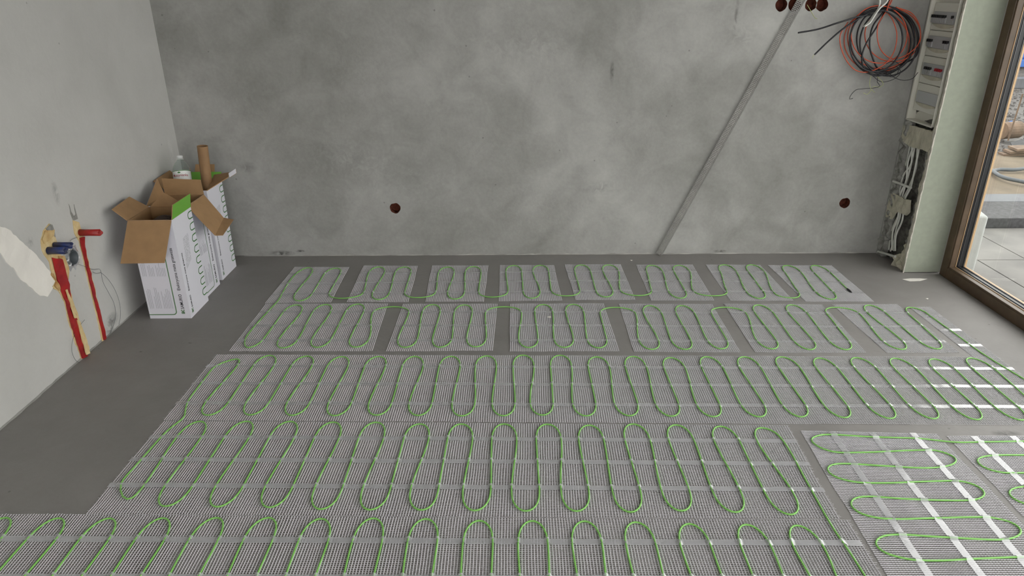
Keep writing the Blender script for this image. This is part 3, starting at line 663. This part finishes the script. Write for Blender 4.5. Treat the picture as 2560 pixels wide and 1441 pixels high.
flap(rc_, [(-1.604,3.606,hC),bw(535,437,3.81),bw(572,431,3.78),bw(570,443,3.66)], (0,-1,1))
flap(rc_, [bw(571,434,3.66),bw(574,444,3.65),bw(591,433,3.66),bw(589,422,3.67)], (0,-1,0), name='tuck_tab', inner=1)
flap(rc_, [(-1.812,3.606,hC),(-1.812,3.818,hC),(-1.872,3.80,.575),(-1.880,3.62,.562)], (1,0,0))
flap(rc_, [(-1.812,3.820,hC),(-1.604,3.820,hC),(-1.612,3.850,.552),(-1.805,3.850,.552)], (0,-1,0), 2, 1)
flap(rc_, [(-1.76,3.851,.553),(-1.65,3.851,.553),(-1.652,3.872,.590),(-1.757,3.872,.590)], (0,-1,0), name='tuck_tab')
gi = MB(); gi.box((-1.806,3.616,.006), (-1.700,3.808,.415)); tag(bevel(gi.build('packing_insert', M['kraft'])), 'brown cardboard insert under the bottle in the rear box', 'insert')
# tube
g = MB(); a = Vector((-1.6695, 3.72, .008)); b = Vector((-1.621, 3.70, .728)); n = 28; ax = (b-a).normalized(); sx = ax.orthogonal().normalized(); sy = ax.cross(sx)
ringf = lambda c, r: [c+sx*r*math.cos(w)+sy*r*math.sin(w) for w in [2*math.pi*i/n for i in range(n)]]
g.add(ringf(a,.027)+ringf(b,.027)+ringf(b,.0225)+ringf(a,.0225), [(k*n+j, k*n+(j+1) % n, ((k+1) % 4)*n+(j+1) % n, ((k+1) % 4)*n+j) for k in range(4) for j in range(n)])
ad = Vector((-.018, 0, 0)); 
for v in g.v: v += Vector((-.004, 0, 0))
tag(g.build('cardboard_tube', M['kraftdark'], None, False), 'long brown cardboard tube standing upright in the rear box', 'tube')
# bottle
bo = empty('water_bottle', (-1.754, 3.668, .440), 'empty clear plastic water bottle with white cap standing in the rear box', 'bottle')
prof = [(.001,.004),(.030,.001),(.042,.010),(.0445,.03),(.043,.05),(.0445,.07),(.0445,.12),(.045,.150),(.0445,.167),(.041,.182),(.031,.200),(.019,.214),(.0140,.220),(.0140,.228)]
def lathe(prof, n=32, inv=False):
    g = MB(); vs = []
    for r, z in prof: vs += [(r*math.cos(2*math.pi*j/n), r*math.sin(2*math.pi*j/n), z) for j in range(n)]
    g.add(vs, [(k*n+j, k*n+(j+1) % n, (k+1)*n+(j+1) % n, (k+1)*n+j) for k in range(len(prof)-1) for j in range(n)]); return g
lathe(prof).build('bottle_body', M['pet'], bo, True)
lathe([(.001,.240),(.0145,.240),(.0155,.238),(.0155,.225),(.0140,.225)]).build('cap', M['cap'], bo, True)
lathe([(.0140,.223),(.0168,.223),(.0168,.220),(.0140,.220)]).build('neck_ring', M['cap'], bo, True)
lb = lathe([(.0452,.098),(.0454,.099),(.0454,.158),(.0452,.159)]).build('paper_label', M['label'], bo, True)
for z0, z1 in ((.0985,.1020), (.1550,.1585)): lathe([(.0456,z0),(.0456,z1)]).build('label_band', M['inkgreen'], lb, True)
def wrap(me_o, r):      # bend a flat text (in x, z) around the label
    for v in me_o.data.vertices:
        w = v.co.x/r; v.co = Vector((r*math.sin(w), -r*math.cos(w), v.co.z))
tx = text('Muszynianka', .0200, M['redink'], 'label_text', lb, frame2mw((-.038, 0, .126), (1,0,0), (0,0,1), (0,-1,0)), .82); wrap(tx, .0459)
g = MB(); g.add([(-.006,0,.143),(.006,0,.143),(.008,0,.148),(0,0,.152),(-.008,0,.148)], [(0,1,2,3,4)]); em = g.build('label_emblem', M['inkgreen'], lb); wrap(em, .0459)
g = MB()
for z, L1 in ((.118,.02), (.113,.028), (.107,.024)): g.add([(-L1,0,z),(L1,0,z),(L1,0,z+.0016),(-L1,0,z+.0016)], [(0,1,2,3)])
em = tag(g.build('small_print', M['inkgrey'], lb), kind='stuff'); wrap(em, .0459)
bo.rotation_euler = (R(-20), R(-3.0), R(8))

# ---------------------------------------------------------------- left wall: chases, pipes, patch
def lwp(pts): return [lw(a, b) for a, b in pts]
ch1 = prism('pipe_chase', lwp([(122,560),(108,577),(101,602),(104,628),(121,654),(128,681),(123,688),(136,704),(128,718),(147,730),(162,762),(168,800),(177,824),(185,856),(198,882),(201,899),(225,885),(212,844),(197,800),(180,748),(162,681),(139,599),(127,562)]), (1,0,0), .004, M['foam'], amp=.006)
tag(ch1, 'wide foam-filled wall chase with red sleeve, below the two blue pipes', 'pipe chase')
prism('red_sleeve', [p+Vector((.006,0,0)) for p in lwp([(126,645),(132,668),(139,700),(149,728),(158,752),(166,780),(172,810),(182,838),(192,868),(201,898),(214,890),(208,866),(200,836),(190,806),(181,776),(172,744),(166,712),(158,680),(150,648)])], (1,0,0), .006, M['redpaint'], ch1, amp=.004)
prism('aged_foam', [p+Vector((.005,0,0)) for p in lwp([(110,577),(103,600),(106,610),(120,600),(131,588),(132,575)])], (1,0,0), .003, M['foamtan'], ch1, amp=.004)
prism('aged_foam', [p+Vector((.005,0,0)) for p in lwp([(123,685),(137,703),(132,716),(145,728),(148,722),(140,706),(128,684)])], (1,0,0), .004, M['foamtan'], ch1, amp=.004)
prism('aged_foam', [p+Vector((.007,0,0)) for p in lwp([(140,640),(160,690),(165,700),(166,670),(156,640)])], (1,0,0), .004, M['foamtan'], ch1, amp=.004)
prism('grey_mortar', [p+Vector((.004,0,0)) for p in lwp([(122,561),(112,573),(124,585),(136,592),(127,562)])], (1,0,0), .003, M['mortar'], ch1, amp=.003)
prism('foam_seam', [p+Vector((.013,0,0)) for p in lwp([(155,726),(160,740),(170,772),(178,796),(184,796),(176,770),(166,740),(158,724)])], (1,0,0), .004, M['foam'], ch1, amp=.003)
prism('foam_seam', [p+Vector((.013,0,0)) for p in lwp([(184,800),(189,822),(196,848),(203,872),(208,888),(216,884),(209,862),(200,838),(192,812),(187,800)])], (1,0,0), .004, M['foam'], ch1, amp=.004)
ch2 = prism('pipe_chase', lwp([(181,551),(185,584),(196,604),(203,634),(214,681),(226,733),(238,780),(246,815),(254,854),(262,848),(253,803),(242,751),(227,687),(218,646),(206,596),(197,556)]), (1,0,0), .004, M['foam'], amp=.004)
tag(ch2, 'narrow wall chase with red sleeve, below the red pipe stub', 'pipe chase')
prism('red_sleeve', [p+Vector((.006,0,0)) for p in lwp([(195,595),(200,622),(207,650),(216,688),(228,736),(240,784),(248,818),(255,850),(259,846),(252,812),(246,784),(237,750),(228,716),(218,676),(212,645),(207,610),(204,592)])], (1,0,0), .006, M['redpaint'], ch2, amp=.002)
prism('grey_mortar', [p+Vector((.001,0,0)) for p in lwp([(171,510),(176,535),(182,552),(194,548),(184,511),(188,536),(184,542),(177,530)])], (1,0,0), .0012, M['mortar'], ch2, amp=.001)
pp = lwp([(-70,520),(-30,548),(0,567),(25,577),(54,606),(83,632),(112,664),(137,706),(126,730),(117,742),(100,740),(87,731),(71,715),(50,698),(33,672),(14,656),(0,632),(-30,610),(-70,590)])
tag(prism('plaster_patch', pp, (1,0,0), .003, M['patch'], amp=.006), 'white filler smeared over the left wall beside the wide chase', 'filler patch')
def stub(name, pa, length, r, m, label, dy=0, dz=0, group=None, off=.004):
    a = lw(*pa)+Vector((off, 0, 0)); b = a+Vector((length, dy, dz)); n = 20; ax = (b-a).normalized(); sx = ax.orthogonal().normalized(); sy = ax.cross(sx); g = MB()
    rg = lambda c, rr, jag=0: [c+sx*rr*math.cos(w)+sy*rr*math.sin(w)+ax*jag*(noise.noise(Vector((math.cos(w)*2, math.sin(w)*2, rr*90+pa[0])))) for w in [2*math.pi*i/n for i in range(n)]]
    g.add(rg(a,r)+rg(a+(b-a)*.5,r*.97)+rg(b,r,.010)+rg(b,r*.72,.010)+rg(a,r*.72), [(k*n+j, k*n+(j+1) % n, ((k+1) % 5)*n+(j+1) % n, ((k+1) % 5)*n+j) for k in range(5) for j in range(n)])
    g.add(rg(a+ax*.02, r*.72), [tuple(range(n))], 1)
    return tag(g.build(name, [m, M['darkgap']], None, True), label, 'pipe', group)
stub('pipe_stub', (118,627), .072, .0155, M['blue'], 'near blue pipe stub poking out of the wide chase')
stub('pipe_stub', (133,614), .068, .0140, M['blue'], 'far blue pipe stub, half hidden behind the nearer blue one', off=.006)
stub('pipe_stub', (197,582), .088, .0150, M['red'], 'red pipe stub poking out above the narrow chase', off=.006)
# drain socket with crumpled film
dr = empty('drain_pipe', hl, 'dark round drain pipe mouth in the left wall wrapped in crumpled film', 'pipe')
g = MB(); n = 26
rg = lambda x, r, j=0: [(XL+x, hl.y+r*math.cos(w)*(1+j*noise.noise(Vector((math.cos(w)*4, math.sin(w)*4, x*50)))), hl.z+r*math.sin(w)*(1+j*noise.noise(Vector((math.cos(w)*4, math.sin(w)*4, x*50+4))))) for w in [2*math.pi*i/n for i in range(n)]]
g.add(rg(-.07,.030)+rg(.012,.031)+rg(.012,.027)+rg(-.07,.027), [(k*n+j, k*n+(j+1) % n, (k+1)*n+(j+1) % n, (k+1)*n+j) for k in range(3) for j in range(n)]); g.add(rg(-.06,.027), [tuple(range(n))])
under(g.build('pipe_mouth', M['hose'], None, True, loc=(0,0,0)), dr)
g = MB(); g.add(rg(.004,.0315,.1)+rg(.014,.038,.35)+rg(.006,.047,.5)+rg(.001,.055,.6), [(k*n+j, k*n+(j+1) % n, (k+1)*n+(j+1) % n, (k+1)*n+j) for k in range(3) for j in range(n)])
under(g.build('film_wrap', glassy('crumpled_film', (.8,.8,.85), gloss=1.2, base=.06, rough=.25, veil=.22), None, False, loc=(0,0,0)), dr)
# thin wires on the left wall
for pts, l in [([(190,661),(210,668),(226,674),(244,674),(247,680),(236,684),(226,680)], 'thin grey wire by the drain pipe curling to a knot'),
               ([(247,680),(252,705),(266,732),(280,760),(284,790),(278,815),(270,835)], 'thin grey wire looping down the left wall, inner one'),
               ([(247,682),(262,695),(282,725),(294,760),(296,790),(292,812)], 'thin grey wire looping down the left wall, outer one'),
               ([(206,800),(190,820),(176,850),(174,880),(184,902),(196,908)], 'thin grey wire bowing left of the wide chase foot'),
               ([(168,604),(176,598),(188,594)], 'short grey wire between the wide chase and the red pipe stub')]:
    g = MB(); g.tube(catmull([lw(*q)+Vector((.010, 0, 0)) for q in pts], .01), .0008, 5); tag(g.build('thin_wire', M['hose'], None, True), l, 'wire')

# ---------------------------------------------------------------- leaning perforated profile
lean = Vector((.893, YB-.030, .002)); tp = bw(2009, 0, YB-.02); dirv = (tp-lean).normalized(); Lp = 1.95
nrm = Vector((0,-1,0)); side = dirv.cross(nrm).normalized(); nrm = side.cross(dirv).normalized()
def perf(name, o, along, across, wid, length, th, m, parent, rows=3, pitch=.0088):
    g = MB(); cells = int(length/pitch); cw = wid/rows; N6 = 6
    for c in range(cells):
        for r_ in range(rows):
            sh = .5*pitch if r_ % 2 else 0
            p0 = o+along*(c*pitch)+across*(r_*cw); cs = [p0, p0+along*pitch, p0+along*pitch+across*cw, p0+across*cw]
            cen = p0+along*pitch*.5+across*cw*.5; hr = min(pitch, cw)*.33
            hx = [cen+along*hr*math.cos(w)+across*hr*math.sin(w) for w in [math.pi/4+math.pi/4*k for k in range(8)]]
            # order hole points so that hx[1::2]-corner pairs match
            ring = [cs[0], (cs[0]+cs[1])/2, cs[1], (cs[1]+cs[2])/2, cs[2], (cs[2]+cs[3])/2, cs[3], (cs[3]+cs[0])/2]
            ang = [math.atan2((q-cen).dot(across), (q-cen).dot(along)) for q in ring]
            hh = [cen+along*hr*math.cos(w)+across*hr*math.sin(w) for w in ang]
            g.add(ring+hh, [(k, (k+1) % 8, 8+(k+1) % 8, 8+k) for k in range(8)])
    return g.build(name, m, parent)
pf = empty('perforated_profile', (0,0,0), 'long grey perforated metal angle profile leaning against the back wall', 'profile')
ap = lean+nrm*.004
perf('perforated_leg', ap, dirv, (-side*.92-nrm*(-.0)-nrm*.39*-1*-1).normalized(), .032, Lp, .001, M['steel'], pf, 4)
perf('perforated_leg', ap, dirv, (side*.62-nrm*.78).normalized(), .022, Lp, .001, M['steel'], pf, 2)
g = MB(); g.tube([ap, ap+dirv*Lp], .0012, 6); g.build('bent_edge', M['steel'], pf)

# ---------------------------------------------------------------- cable coil at the upper right of the back wall
def coil_cable(name, pts, r, m, label, grp=None, closed=False, cat='cable', yb=.045):
    g = MB(); P3 = [bw(a, b, YB-yb-(.03*noise.noise(Vector((a*.01, b*.01, len(pts)))))) for a, b in pts]; g.tube(catmull(P3, .012, closed), r, 7, closed=closed)
    return tag(g.build(name, m, None, True), label, cat, grp)
def ell(cx, cy, rx, ry, n=14, rot=0, ph=0): return [(cx+rx*math.cos(w)*math.cos(rot)-ry*math.sin(w)*math.sin(rot), cy+rx*math.cos(w)*math.sin(rot)+ry*math.sin(w)*math.cos(rot)) for w in [ph+2*math.pi*i/n for i in range(n)]]
top = (2218, 22)
def loop(cx, cy, rx, ry, rot=0, head=(2222,-14), tail=None):
    pts = ell(cx, cy, rx, ry, 14, rot, -math.pi/2); return [head]+pts+[pts[0]]
for k, (cx, cy, rx, ry, rot) in enumerate([(2200,105,76,84,.12), (2214,100,72,80,-.1), (2206,98,80,84,.05), (2222,106,72,84,.1), (2190,102,66,78,.2)]):
    coil_cable('black_cable', ell(cx, cy, rx, ry, 16, rot), .0042, M['black'], 'black cable hanging in round loops in the coil on the back wall', 'black loops of the cable coil', True, yb=.035+.012*k)
for k, (cx, cy, rx, ry, rot) in enumerate([(2192,104,82,76,.25), (2203,94,84,78,0), (2232,88,70,66,.15), (2198,86,70,72,-.1)]):
    coil_cable('orange_cable', ell(cx, cy, rx, ry, 16, rot), .0028, M['orange'], 'thin orange cable hanging in round loops in the coil on the back wall', 'orange loops of the cable coil', True, yb=.030+.013*k)
coil_cable('black_cable', [(2226,-20),(2216,20),(2190,70),(2165,110),(2155,140),(2160,170),(2190,190),(2230,180)], .0042, M['black'], 'black cable in a narrow drooping loop left inside the coil', yb=.075)
coil_cable('black_cable', [(2230,-20),(2212,24),(2182,66),(2174,110),(2180,140),(2200,175),(2240,165),(2290,140),(2296,90),(2270,40),(2222,22)], .0042, M['black'], 'black cable in the widest drooping loop of the coil', yb=.060)
coil_cable('orange_cable', [(2232,-20),(2216,26),(2196,60),(2194,100),(2206,130),(2232,147),(2265,138),(2296,110),(2300,70),(2280,34),(2240,18)], .0026, M['orange'], 'thin orange cable crossing low through the middle of the coil', yb=.085)
coil_cable('orange_cable', [(2234,-20),(2218,26),(2232,50),(2242,85),(2238,120),(2226,145),(2205,165),(2170,180),(2140,176),(2110,140),(2100,90),(2120,55)], .0026, M['orange'], 'thin orange cable sweeping down to the lower left of the coil', yb=.090)
coil_cable('black_cable', [(2214,24),(2180,36),(2145,42),(2095,57),(2045,73),(1995,82)], .0044, M['black'], 'upper loose black cable end sticking out left of the coil', yb=.10)
coil_cable('black_cable', [(2214,24),(2175,32),(2138,52),(2105,74),(2070,104),(2036,137)], .0044, M['black'], 'lower loose black cable end sticking out left of the coil', yb=.10)
coil_cable('bare_wire', [(2036,137),(2032,141),(2031,146)], .0012, M['yellowgreen'], 'pale bared wire strands at the tip of the lower loose black cable', cat='wire', yb=.105)
coil_cable('white_cable', [(2196,-20),(2200,4),(2196,22),(2184,38),(2172,56),(2159,67)], .0046, M['whitecable'], 'white cable end hanging in front of the coil, left one', 'white cable ends over the coil', yb=.12)
coil_cable('white_cable', [(2226,-20),(2216,6),(2200,20),(2186,40),(2174,58),(2162,66)], .0046, M['whitecable'], 'white cable end hanging in front of the coil, right one', yb=.13)
for r_ in range(2): coil_cable('black_cable', [(2224+8*r_,-24),(2218+4*r_,0),(2214,24)], .0046, M['black'], 'black cable coming down from above into the top of the coil', 'cables feeding the coil from above', yb=.05+.01*r_)
coil_cable('orange_cable', [(2240,-24),(2230,0),(2218,26)], .0032, M['orange'], 'orange cable coming down from above into the top of the coil', yb=.06)
for i, pts in enumerate([[(2215,160),(2232,153),(2246,160),(2247,175),(2238,190),(2225,192),(2218,182),(2228,176)], [(2170,180),(2180,188),(2205,205),(2238,196),(2252,180),(2240,165)],
            [(2205,170),(2225,185),(2240,196),(2262,201),(2282,196),(2295,181)], [(2195,190),(2193,205),(2200,215),(2186,220),(2160,222),(2140,225),(2126,240),(2124,248),(2132,246)]]):
    coil_cable('thin_wire', pts, .0016, M['black'], ['small dark wire curl under the right of the coil', 'dark thin wire bow under the middle of the coil', 'dark wire sticking out right towards the fuse box', 'dark thin wire trailing to the lower left under the coil'][i], cat='wire', yb=.08)
for i, pts in enumerate([[(2178,190),(2174,205),(2177,222),(2187,231)], [(2193,192),(2205,203),(2208,212),(2198,218),(2184,216),(2176,228),(2168,236),(2158,232)]]):
    coil_cable('bare_wire', pts, .0014, M['yellowgreen'], ['pale yellow-green wire hanging below the coil', 'pale curled wire end below the coil'][i], cat='wire', yb=.085)
coil_cable('bare_wire', [(2018,12),(2024,22),(2032,36),(2038,45),(2043,47)], .0015, M['yellowgreen'], 'thin yellow-green wire hanging from the round holes by the metal profile', cat='wire', yb=.01)

# ---------------------------------------------------------------- outside the window
GZ = -.05
ter = bpy.data.objects.new('terrace', None); ter.location = (3.6, 2.5, GZ); link(ter); tag(ter, kind='structure')
g = MB(); g.box((WX+.1, -3, GZ-.2), (14, 30, GZ-.04)); tag(g.build('ground', M['gravel']), kind='structure')
gp = MB(); gp.box((WX+.12, -2.0, GZ-.04), (6.6, 4.60, GZ-.006)); under(gp.build('paving_bed', M['kerb'], loc=(0,0,0)), ter)
tw, tl = 0.60, .60; first = None; rnd = random.Random(4)
ang = R(-8)
for iy in range(0, 7):
    for ix in range(0, 7):
        x0 = WX+.14+ix*tw+(-.3 if iy % 2 else 0); y0 = .39+iy*tl
        xa, xb = max(x0, WX+.135), x0+tw-.006
        if xb-xa < .1: continue
        t = MB(); t.box((xa, y0, GZ-.006), (xb, y0+tl-.006, GZ)); o = under(bevel(t.build('paving_slab', M['paving'], loc=(0,0,0)), .0015, 1), ter)
# kerb, sand, gravel stones
g = MB(); g.box((3.0, 4.62, GZ-.04), (6.6, 5.02, GZ+.06), 0); g.box((3.0, 5.02, GZ-.04), (6.6, 5.22, GZ+.062), 1)
ko = bevel(g.build('kerb', [M['kerb'], M['kerbtop']]), .004); tag(ko, 'dark kerb edging between the terrace slabs and the sand', 'kerb')
def bumpy(name, x0, x1, y0, y1, z, amp, m, st=.12, sc_=1.5):
    nx = int((x1-x0)/st); ny = int((y1-y0)/st); v = [(x0+(x1-x0)*i/nx, y0+(y1-y0)*j/ny, z+amp*noise.noise(Vector((i*st*sc_, j*st*sc_, 1)))) for j in range(ny+1) for i in range(nx+1)]
    return obj(name, v, [(j*(nx+1)+i, j*(nx+1)+i+1, (j+1)*(nx+1)+i+1, (j+1)*(nx+1)+i) for j in range(ny) for i in range(nx)], m, None, None, True)
tag(bumpy('sand', 3.0, 9, 5.24, 6.55, GZ+.045, .05, M['sand']), 'patch of yellow sand beyond the terrace kerb', 'sand', kind='stuff')
g = MB(); rnd = random.Random(8)
for i in range(3000):
    x = rnd.uniform(4.2, 9); y = rnd.uniform(6.6, 11.6); s = rnd.uniform(.006, .016); c = Vector((x, y, GZ-.03+s*.3))
    vs = [c+Vector(((1 if k & 1 else -1)*s*rnd.uniform(.6,1.1), (1 if k & 2 else -1)*s*rnd.uniform(.6,1.1), (1 if k & 4 else -1)*s*rnd.uniform(.4,.8))) for k in range(8)]
    g.add(vs, [(0,2,3,1),(4,5,7,6),(0,1,5,4),(1,3,7,5),(3,2,6,7),(2,0,4,6)])
tag(g.build('gravel_stones', M['stone']), 'loose gravel stones lying behind the sand', 'gravel', kind='stuff')
# white block standing outside against the pane
bl = MB(); bl.box((-.06,-.10,0), (.06,.10,.355)); bo2 = bl.build('aerated_block', M['block']); bo2.location = (2.612, 3.845, GZ); bo2.rotation_euler = (0, R(0), R(-14)); bevel(bo2, .012, 3)
tag(bo2, 'white building block standing on the terrace just outside the glass', 'block')
def gz(px, py, z=GZ+.05): return fl(px, py, z)
for k, pts in enumerate([[(2468,417),(2482,428),(2500,440),(2520,447),(2545,452),(2575,458)], [(2482,428),(2500,424),(2530,425),(2575,420)]]):
    g = MB(); g.tube(catmull([gz(a, b, GZ+.075) for a, b in pts], .05), .016, 8); tag(g.build('hose', M['hose'], None, True), ['grey hose snaking over the sand, nearer branch', 'grey hose snaking over the sand, farther branch'][k], 'hose')
c = fl(2520, 348, GZ); Yc = c.y; g = MB(); g.tube([c+Vector((-.10,0,.09)), c+Vector((.12,.06,.09))], .09, 20); tag(g.build('timber_log', M['timber'], None, False), 'short sawn brown log lying on the gravel', 'log')
g = MB(); g.tube([bw(2500,319,Yc+.05), bw(2512,313,Yc+.05), bw(2530,306,Yc+.05)], .022, 8); tag(g.build('blue_pipe_piece', M['bluepaint'], None, True), 'short blue pipe piece lying on top of the brown log', 'pipe')
g = MB(); g.tube([bw(2520,352,Yc-.12), bw(2557,235,Yc-.12)], .008, 6); tag(g.build('metal_rod', M['timber'], loc=bw(2520,352,Yc-.12)), 'thin rusty rod stuck upright in front of the brown log', 'rod')
Yb = fl(2530,390,GZ+.05).y; rnd = random.Random(2)
for k in range(3):
    g = MB(); z = GZ+.075+.03*k; x = bw(2500+10*k,385,Yb).x; g.sheet([Vector((x,Yb-.05-.03*k,z)), Vector((x+.32,Yb-.08,z+.02)), Vector((x+.36,Yb+.02,z+.02)), Vector((x+.02,Yb+.06,z))], .02, 0, 0, 0)
    tag(g.build('broken_board', M['timber']), ['lowest broken board at the edge of the sand','middle broken board of the small heap by the sand','topmost broken board of the small heap by the sand'][k], 'board')
x = bw(2520,372,Yb+.3).x; g = MB(); g.sheet([Vector((x,Yb+.2,GZ+.06)), Vector((x+.45,Yb+.2,GZ+.19)), Vector((x+.5,Yb+.36,GZ+.24)), Vector((x+.05,Yb+.36,GZ+.10))], .02, 0, 0, 0); tag(g.build('dark_sheet', M['kerb']), 'dark sheet propped behind the broken boards by the sand', 'sheet')
# far kerb, car, blue machine frame, hedge
g = MB(); g.box((6.5, 11.75, GZ-.04), (14, 11.95, GZ+.12)); tag(bevel(g.build('kerb', M['kerbtop']), .01), 'pale far kerb running in front of the dark car', 'kerb')
cr_ = empty('car', (10.7, 15.2, GZ), 'dark car parked beyond the far kerb', 'car')
def cx(*p): return Vector(p)
g = MB(); prof_ = [(-2.1,.35),(-2.15,.7),(-1.3,.88),(-.75,1.38),(.85,1.42),(1.55,.95),(2.1,.85),(2.15,.4)]
vs = [(x, -.85, z) for x, z in prof_]+[(x, .85, z) for x, z in prof_]; n = 8
g.add(vs, [tuple(range(n)), tuple(range(2*n-1, n-1, -1))]+[(i, n+i, n+(i+1) % n, (i+1) % n) for i in range(n)]); bevel(g.build('car_body', M['carpaint'], cr_), .06, 3)
g = MB(); g.box((-.7,-.862,.93), (.05,-.84,1.30)); g.box((.12,-.862,.93), (.95,-.84,1.28)); g.build('side_window', M['panelglass'], cr_)
for x in (-1.35, 1.35):
    for y in (-.86, .70):
        g = MB(); g.tube([(x, y, .33), (x, y+.18, .33)], .33, 20); w = g.build('wheel', M['tyre'], cr_); g = MB(); g.tube([(x, y-.01, .33), (x, y, .33)], .18, 14); g.build('hubcap', M['silver'], w)
bf = empty('blue_machine', (8.17, 12.3, GZ), 'tall blue painted steel frame of a machine standing by the far kerb', 'machine')
for x, y in ((0,0), (1.2,0), (0,.8), (1.2,.8)):
    g = MB(); g.box((x-.07,y-.06,0), (x+.07,y+.06,1.35)); bevel(g.build('post', M['bluepaint'], bf), .01)
for z in (.30, 1.28):
    g = MB(); g.box((-.07,-.05,z-.06), (1.27,.05,z+.06)); g.box((-.07,.75,z-.06), (1.27,.85,z+.06)); bevel(g.build('crossbar', M['bluepaint'], bf), .01)
g = MB(); g.box((.1,.05,.35), (1.1,.75,.95)); bevel(g.build('engine_cover', M['bluepaint'], bf), .04)
g = MB(); rnd = random.Random(6)
for i in range(2600):
    p = Vector((rnd.uniform(8, 16), 19+rnd.uniform(-.9,.9), rnd.uniform(0, 2.6))); a = Vector((rnd.uniform(-1,1), rnd.uniform(-1,1), rnd.uniform(-1,1))).normalized()*.16; b_ = a.cross(Vector((rnd.random(), rnd.random(), rnd.random()))).normalized()*.10
    g.add([p-a, p-b_, p+a, p+b_], [(0,1,2,3)])
tag(g.build('hedge', M['leaf']), 'dark green hedge far behind the car', 'hedge', kind='stuff')

# small white chips of filler lying on the screed
for (a, b, sz, l) in [(1374,794,.010,'white paint chip on the bare floor strip between two mats of the second row'), (2318,748,.006,'tiny white chip on the floor beyond the far right mat'),
                      (875,749,.006,'tiny white chip between the two leftmost mats of the far row'), (1578,652,.005,'tiny white chip on the floor near the foot of the metal profile')]:
    p = fl(a, b); g = MB(); q = [p+Vector((sz*math.cos(w)*(1+.4*math.sin(3*w+a)), sz*math.sin(w)*(.7+.3*math.cos(2*w+a)), 0)) for w in [2*math.pi*i/7 for i in range(7)]]
    g.sheet([v+Vector((0,0,.0035)) for v in q], .003, 0, 0, 0); tag(g.build('paint_chip', M['patch'], loc=p), l, 'chip')
